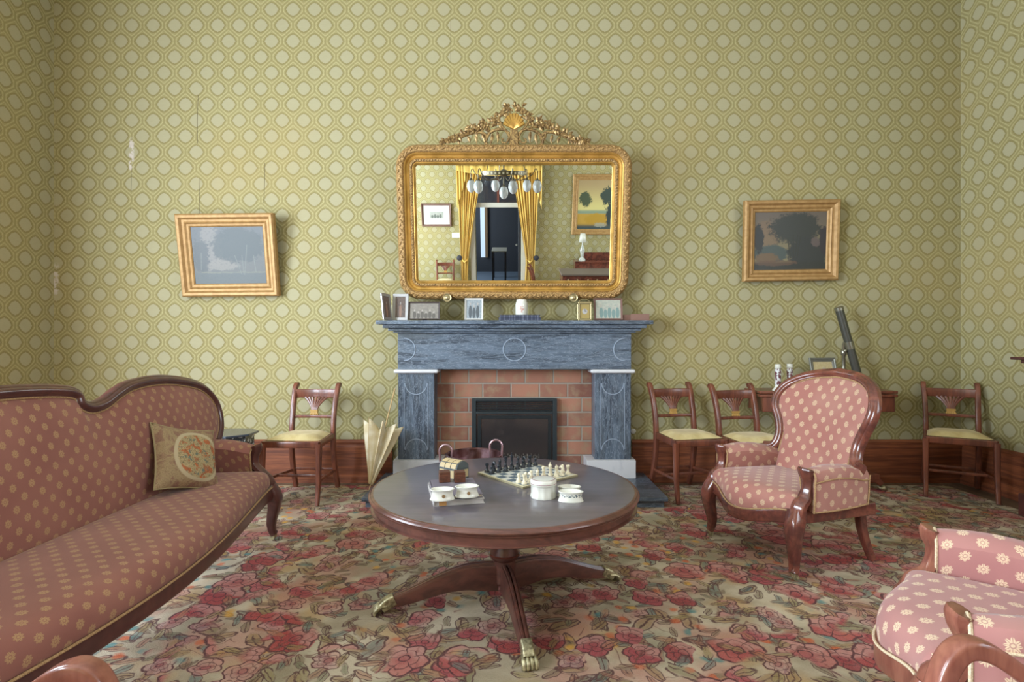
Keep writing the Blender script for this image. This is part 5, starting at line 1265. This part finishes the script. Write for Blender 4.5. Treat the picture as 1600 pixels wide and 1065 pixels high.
xd = mx(877, YW+1.3); zd = mp(900, 424, YW+1.3).z; t = thing('writing_desk', 'leather-topped writing desk standing in front of the piano in the mirror', 'desk', (xd+.55, YW+1.3, 0))
MB().box(-.55, -.32, zd-.03, .55, .32, zd).build('desk_top', mat('grey_desk_leather', srgb('6e635c'), .5), t, smooth=False, bevel=.004)
MB().box(-.53, -.30, zd-.16, .53, .30, zd-.0305).build('frieze', MAH, t, smooth=False, bevel=.003)
for x in (-.35, 0, .35):
    dw = MB().box(x-.15, .3005, zd-.145, x+.15, .31, zd-.045).build('drawer', MAH, t, smooth=False, bevel=.002)
    for k_ in (-.08, .08): MB().ball((x+k_, .325, zd-.095), .014, 6).build('knob', BRASS, dw)
for sx in (-1, 1):
    for sy in (-1, 1): MB().sweep([(sx*.5, sy*.27, zd-.161), (sx*.5, sy*.27, .002)], rrect(.022, .022, .006), (0, 1, 0), sa=[1, .6]).build('leg', MAH, t)
xl = mx(911, YW+.2); t = thing('table_lamp', 'white table lamp on the piano, seen in the mirror', 'lamp', (xl, YW+.2, ZP+.021))
hl = mz(366, YW+.2)-ZP
MB().lathe([(.001, 0), (.07, 0), (.06, .03), (.025, .06), (.04, .14), (.05, .2), (.025, .27), (.015, .3), (.012, hl*.72), (.001, hl*.72)], 20).build('lamp_base', PAINTB, t)
MB().lathe([(.075, hl*.68), (.05, hl)], 24, cap=False).build('lamp_shade', PORC, t, solid=.003)

# chandelier
CY = .35; cx_ = mp(787, 280, CY).x
t = thing('chandelier', 'brass chandelier with a pierced ring and frosted glass shades, seen in the mirror', 'chandelier', (cx_, CY, 0))
zr_ = mp(787, 269, CY).z; rad = .33
mb = MB(); mb.lathe([(rad, -.03), (rad+.006, -.03), (rad+.006, .03), (rad, .03), (rad, -.03)], 48, (0, 0, zr_), cap=False)
rg = mb.build('ring', METD, t)
mb = MB()
for i in range(36):
    a_ = 2*PI*i/36; mb.M = Matrix.Translation((0, 0, zr_)) @ Matrix.Rotation(a_, 4, 'Z') @ Matrix.Translation((rad+.007, 0, 0)); mb.lathe([(.001, 0), (.018, 0), (.018, .002)], 8) if False else mb.box(-.001, -.014, -.016, .002, .014, .016)
mb.build('pierced_panel', IVORY, rg, smooth=False)
MB().tube([(0, 0, zr_+.0), (0, 0, CEIL-.001)], .012, 8, (0, 1, 0)).lathe([(.001, CEIL-.06), (.06, CEIL-.03), (.08, CEIL-.001)], 16).ball((0, 0, zr_), .07, 10, 1, 1, .8).build('stem', METD, t)
for i in range(3): a_ = 2*PI*i/3+.3; MB().tube(cr([(0, 0, zr_+.75), (rad*.6*math.cos(a_), rad*.6*math.sin(a_), zr_+.45), (rad*math.cos(a_), rad*math.sin(a_), zr_+.03)], 5), .006, 6).build('chain', METD, t)
def shade(x, y, z, L=.15):
    pr = [(.022, 0), (.04, -.01), (.06, -.05), (.064, -.10), (.05, -.15), (.022, -.18), (.001, -.185)]
    MB().lathe(pr, 20, (x, y, z), cap=False, flute=(10, .04)).build('lamp_shade', ETCH, t)
    m2 = MB(); m2.lathe([(.001, .03), (.012, .03), (.022, .01), (.024, -.006), (.001, -.006)], 12, (x, y, z))
    for k_ in range(6):
        a_ = 2*PI*k_/6; m2.tube([(x+.02*math.cos(a_), y+.02*math.sin(a_), z+.002), (x+.042*math.cos(a_), y+.042*math.sin(a_), z-.004)], .006, 5)
    m2.build('gallery', METD, t)
for i in range(6):
    a_ = 2*PI*i/6+.25; c_, s_ = math.cos(a_), math.sin(a_); R2 = rad+.10
    MB().tube(cr([(rad*.3*c_, rad*.3*s_, zr_-.06), (rad*.8*c_, rad*.8*s_, zr_-.10), (R2*c_*1.0, R2*s_, zr_-.02), ((R2+.05)*c_, (R2+.05)*s_, zr_+.06), ((R2+.08)*c_, (R2+.08)*s_, zr_+.02), ((R2+.08)*c_, (R2+.08)*s_, zr_-.07)], 5), .007, 6).build('arm', METD, t)
    shade((R2+.08)*c_, (R2+.08)*s_, zr_-.10)
MB().tube([(0, 0, zr_), (0, 0, zr_-.17)], .01, 8, (0, 1, 0)).build('drop', METD, t)
shade(0, 0, zr_-.19)
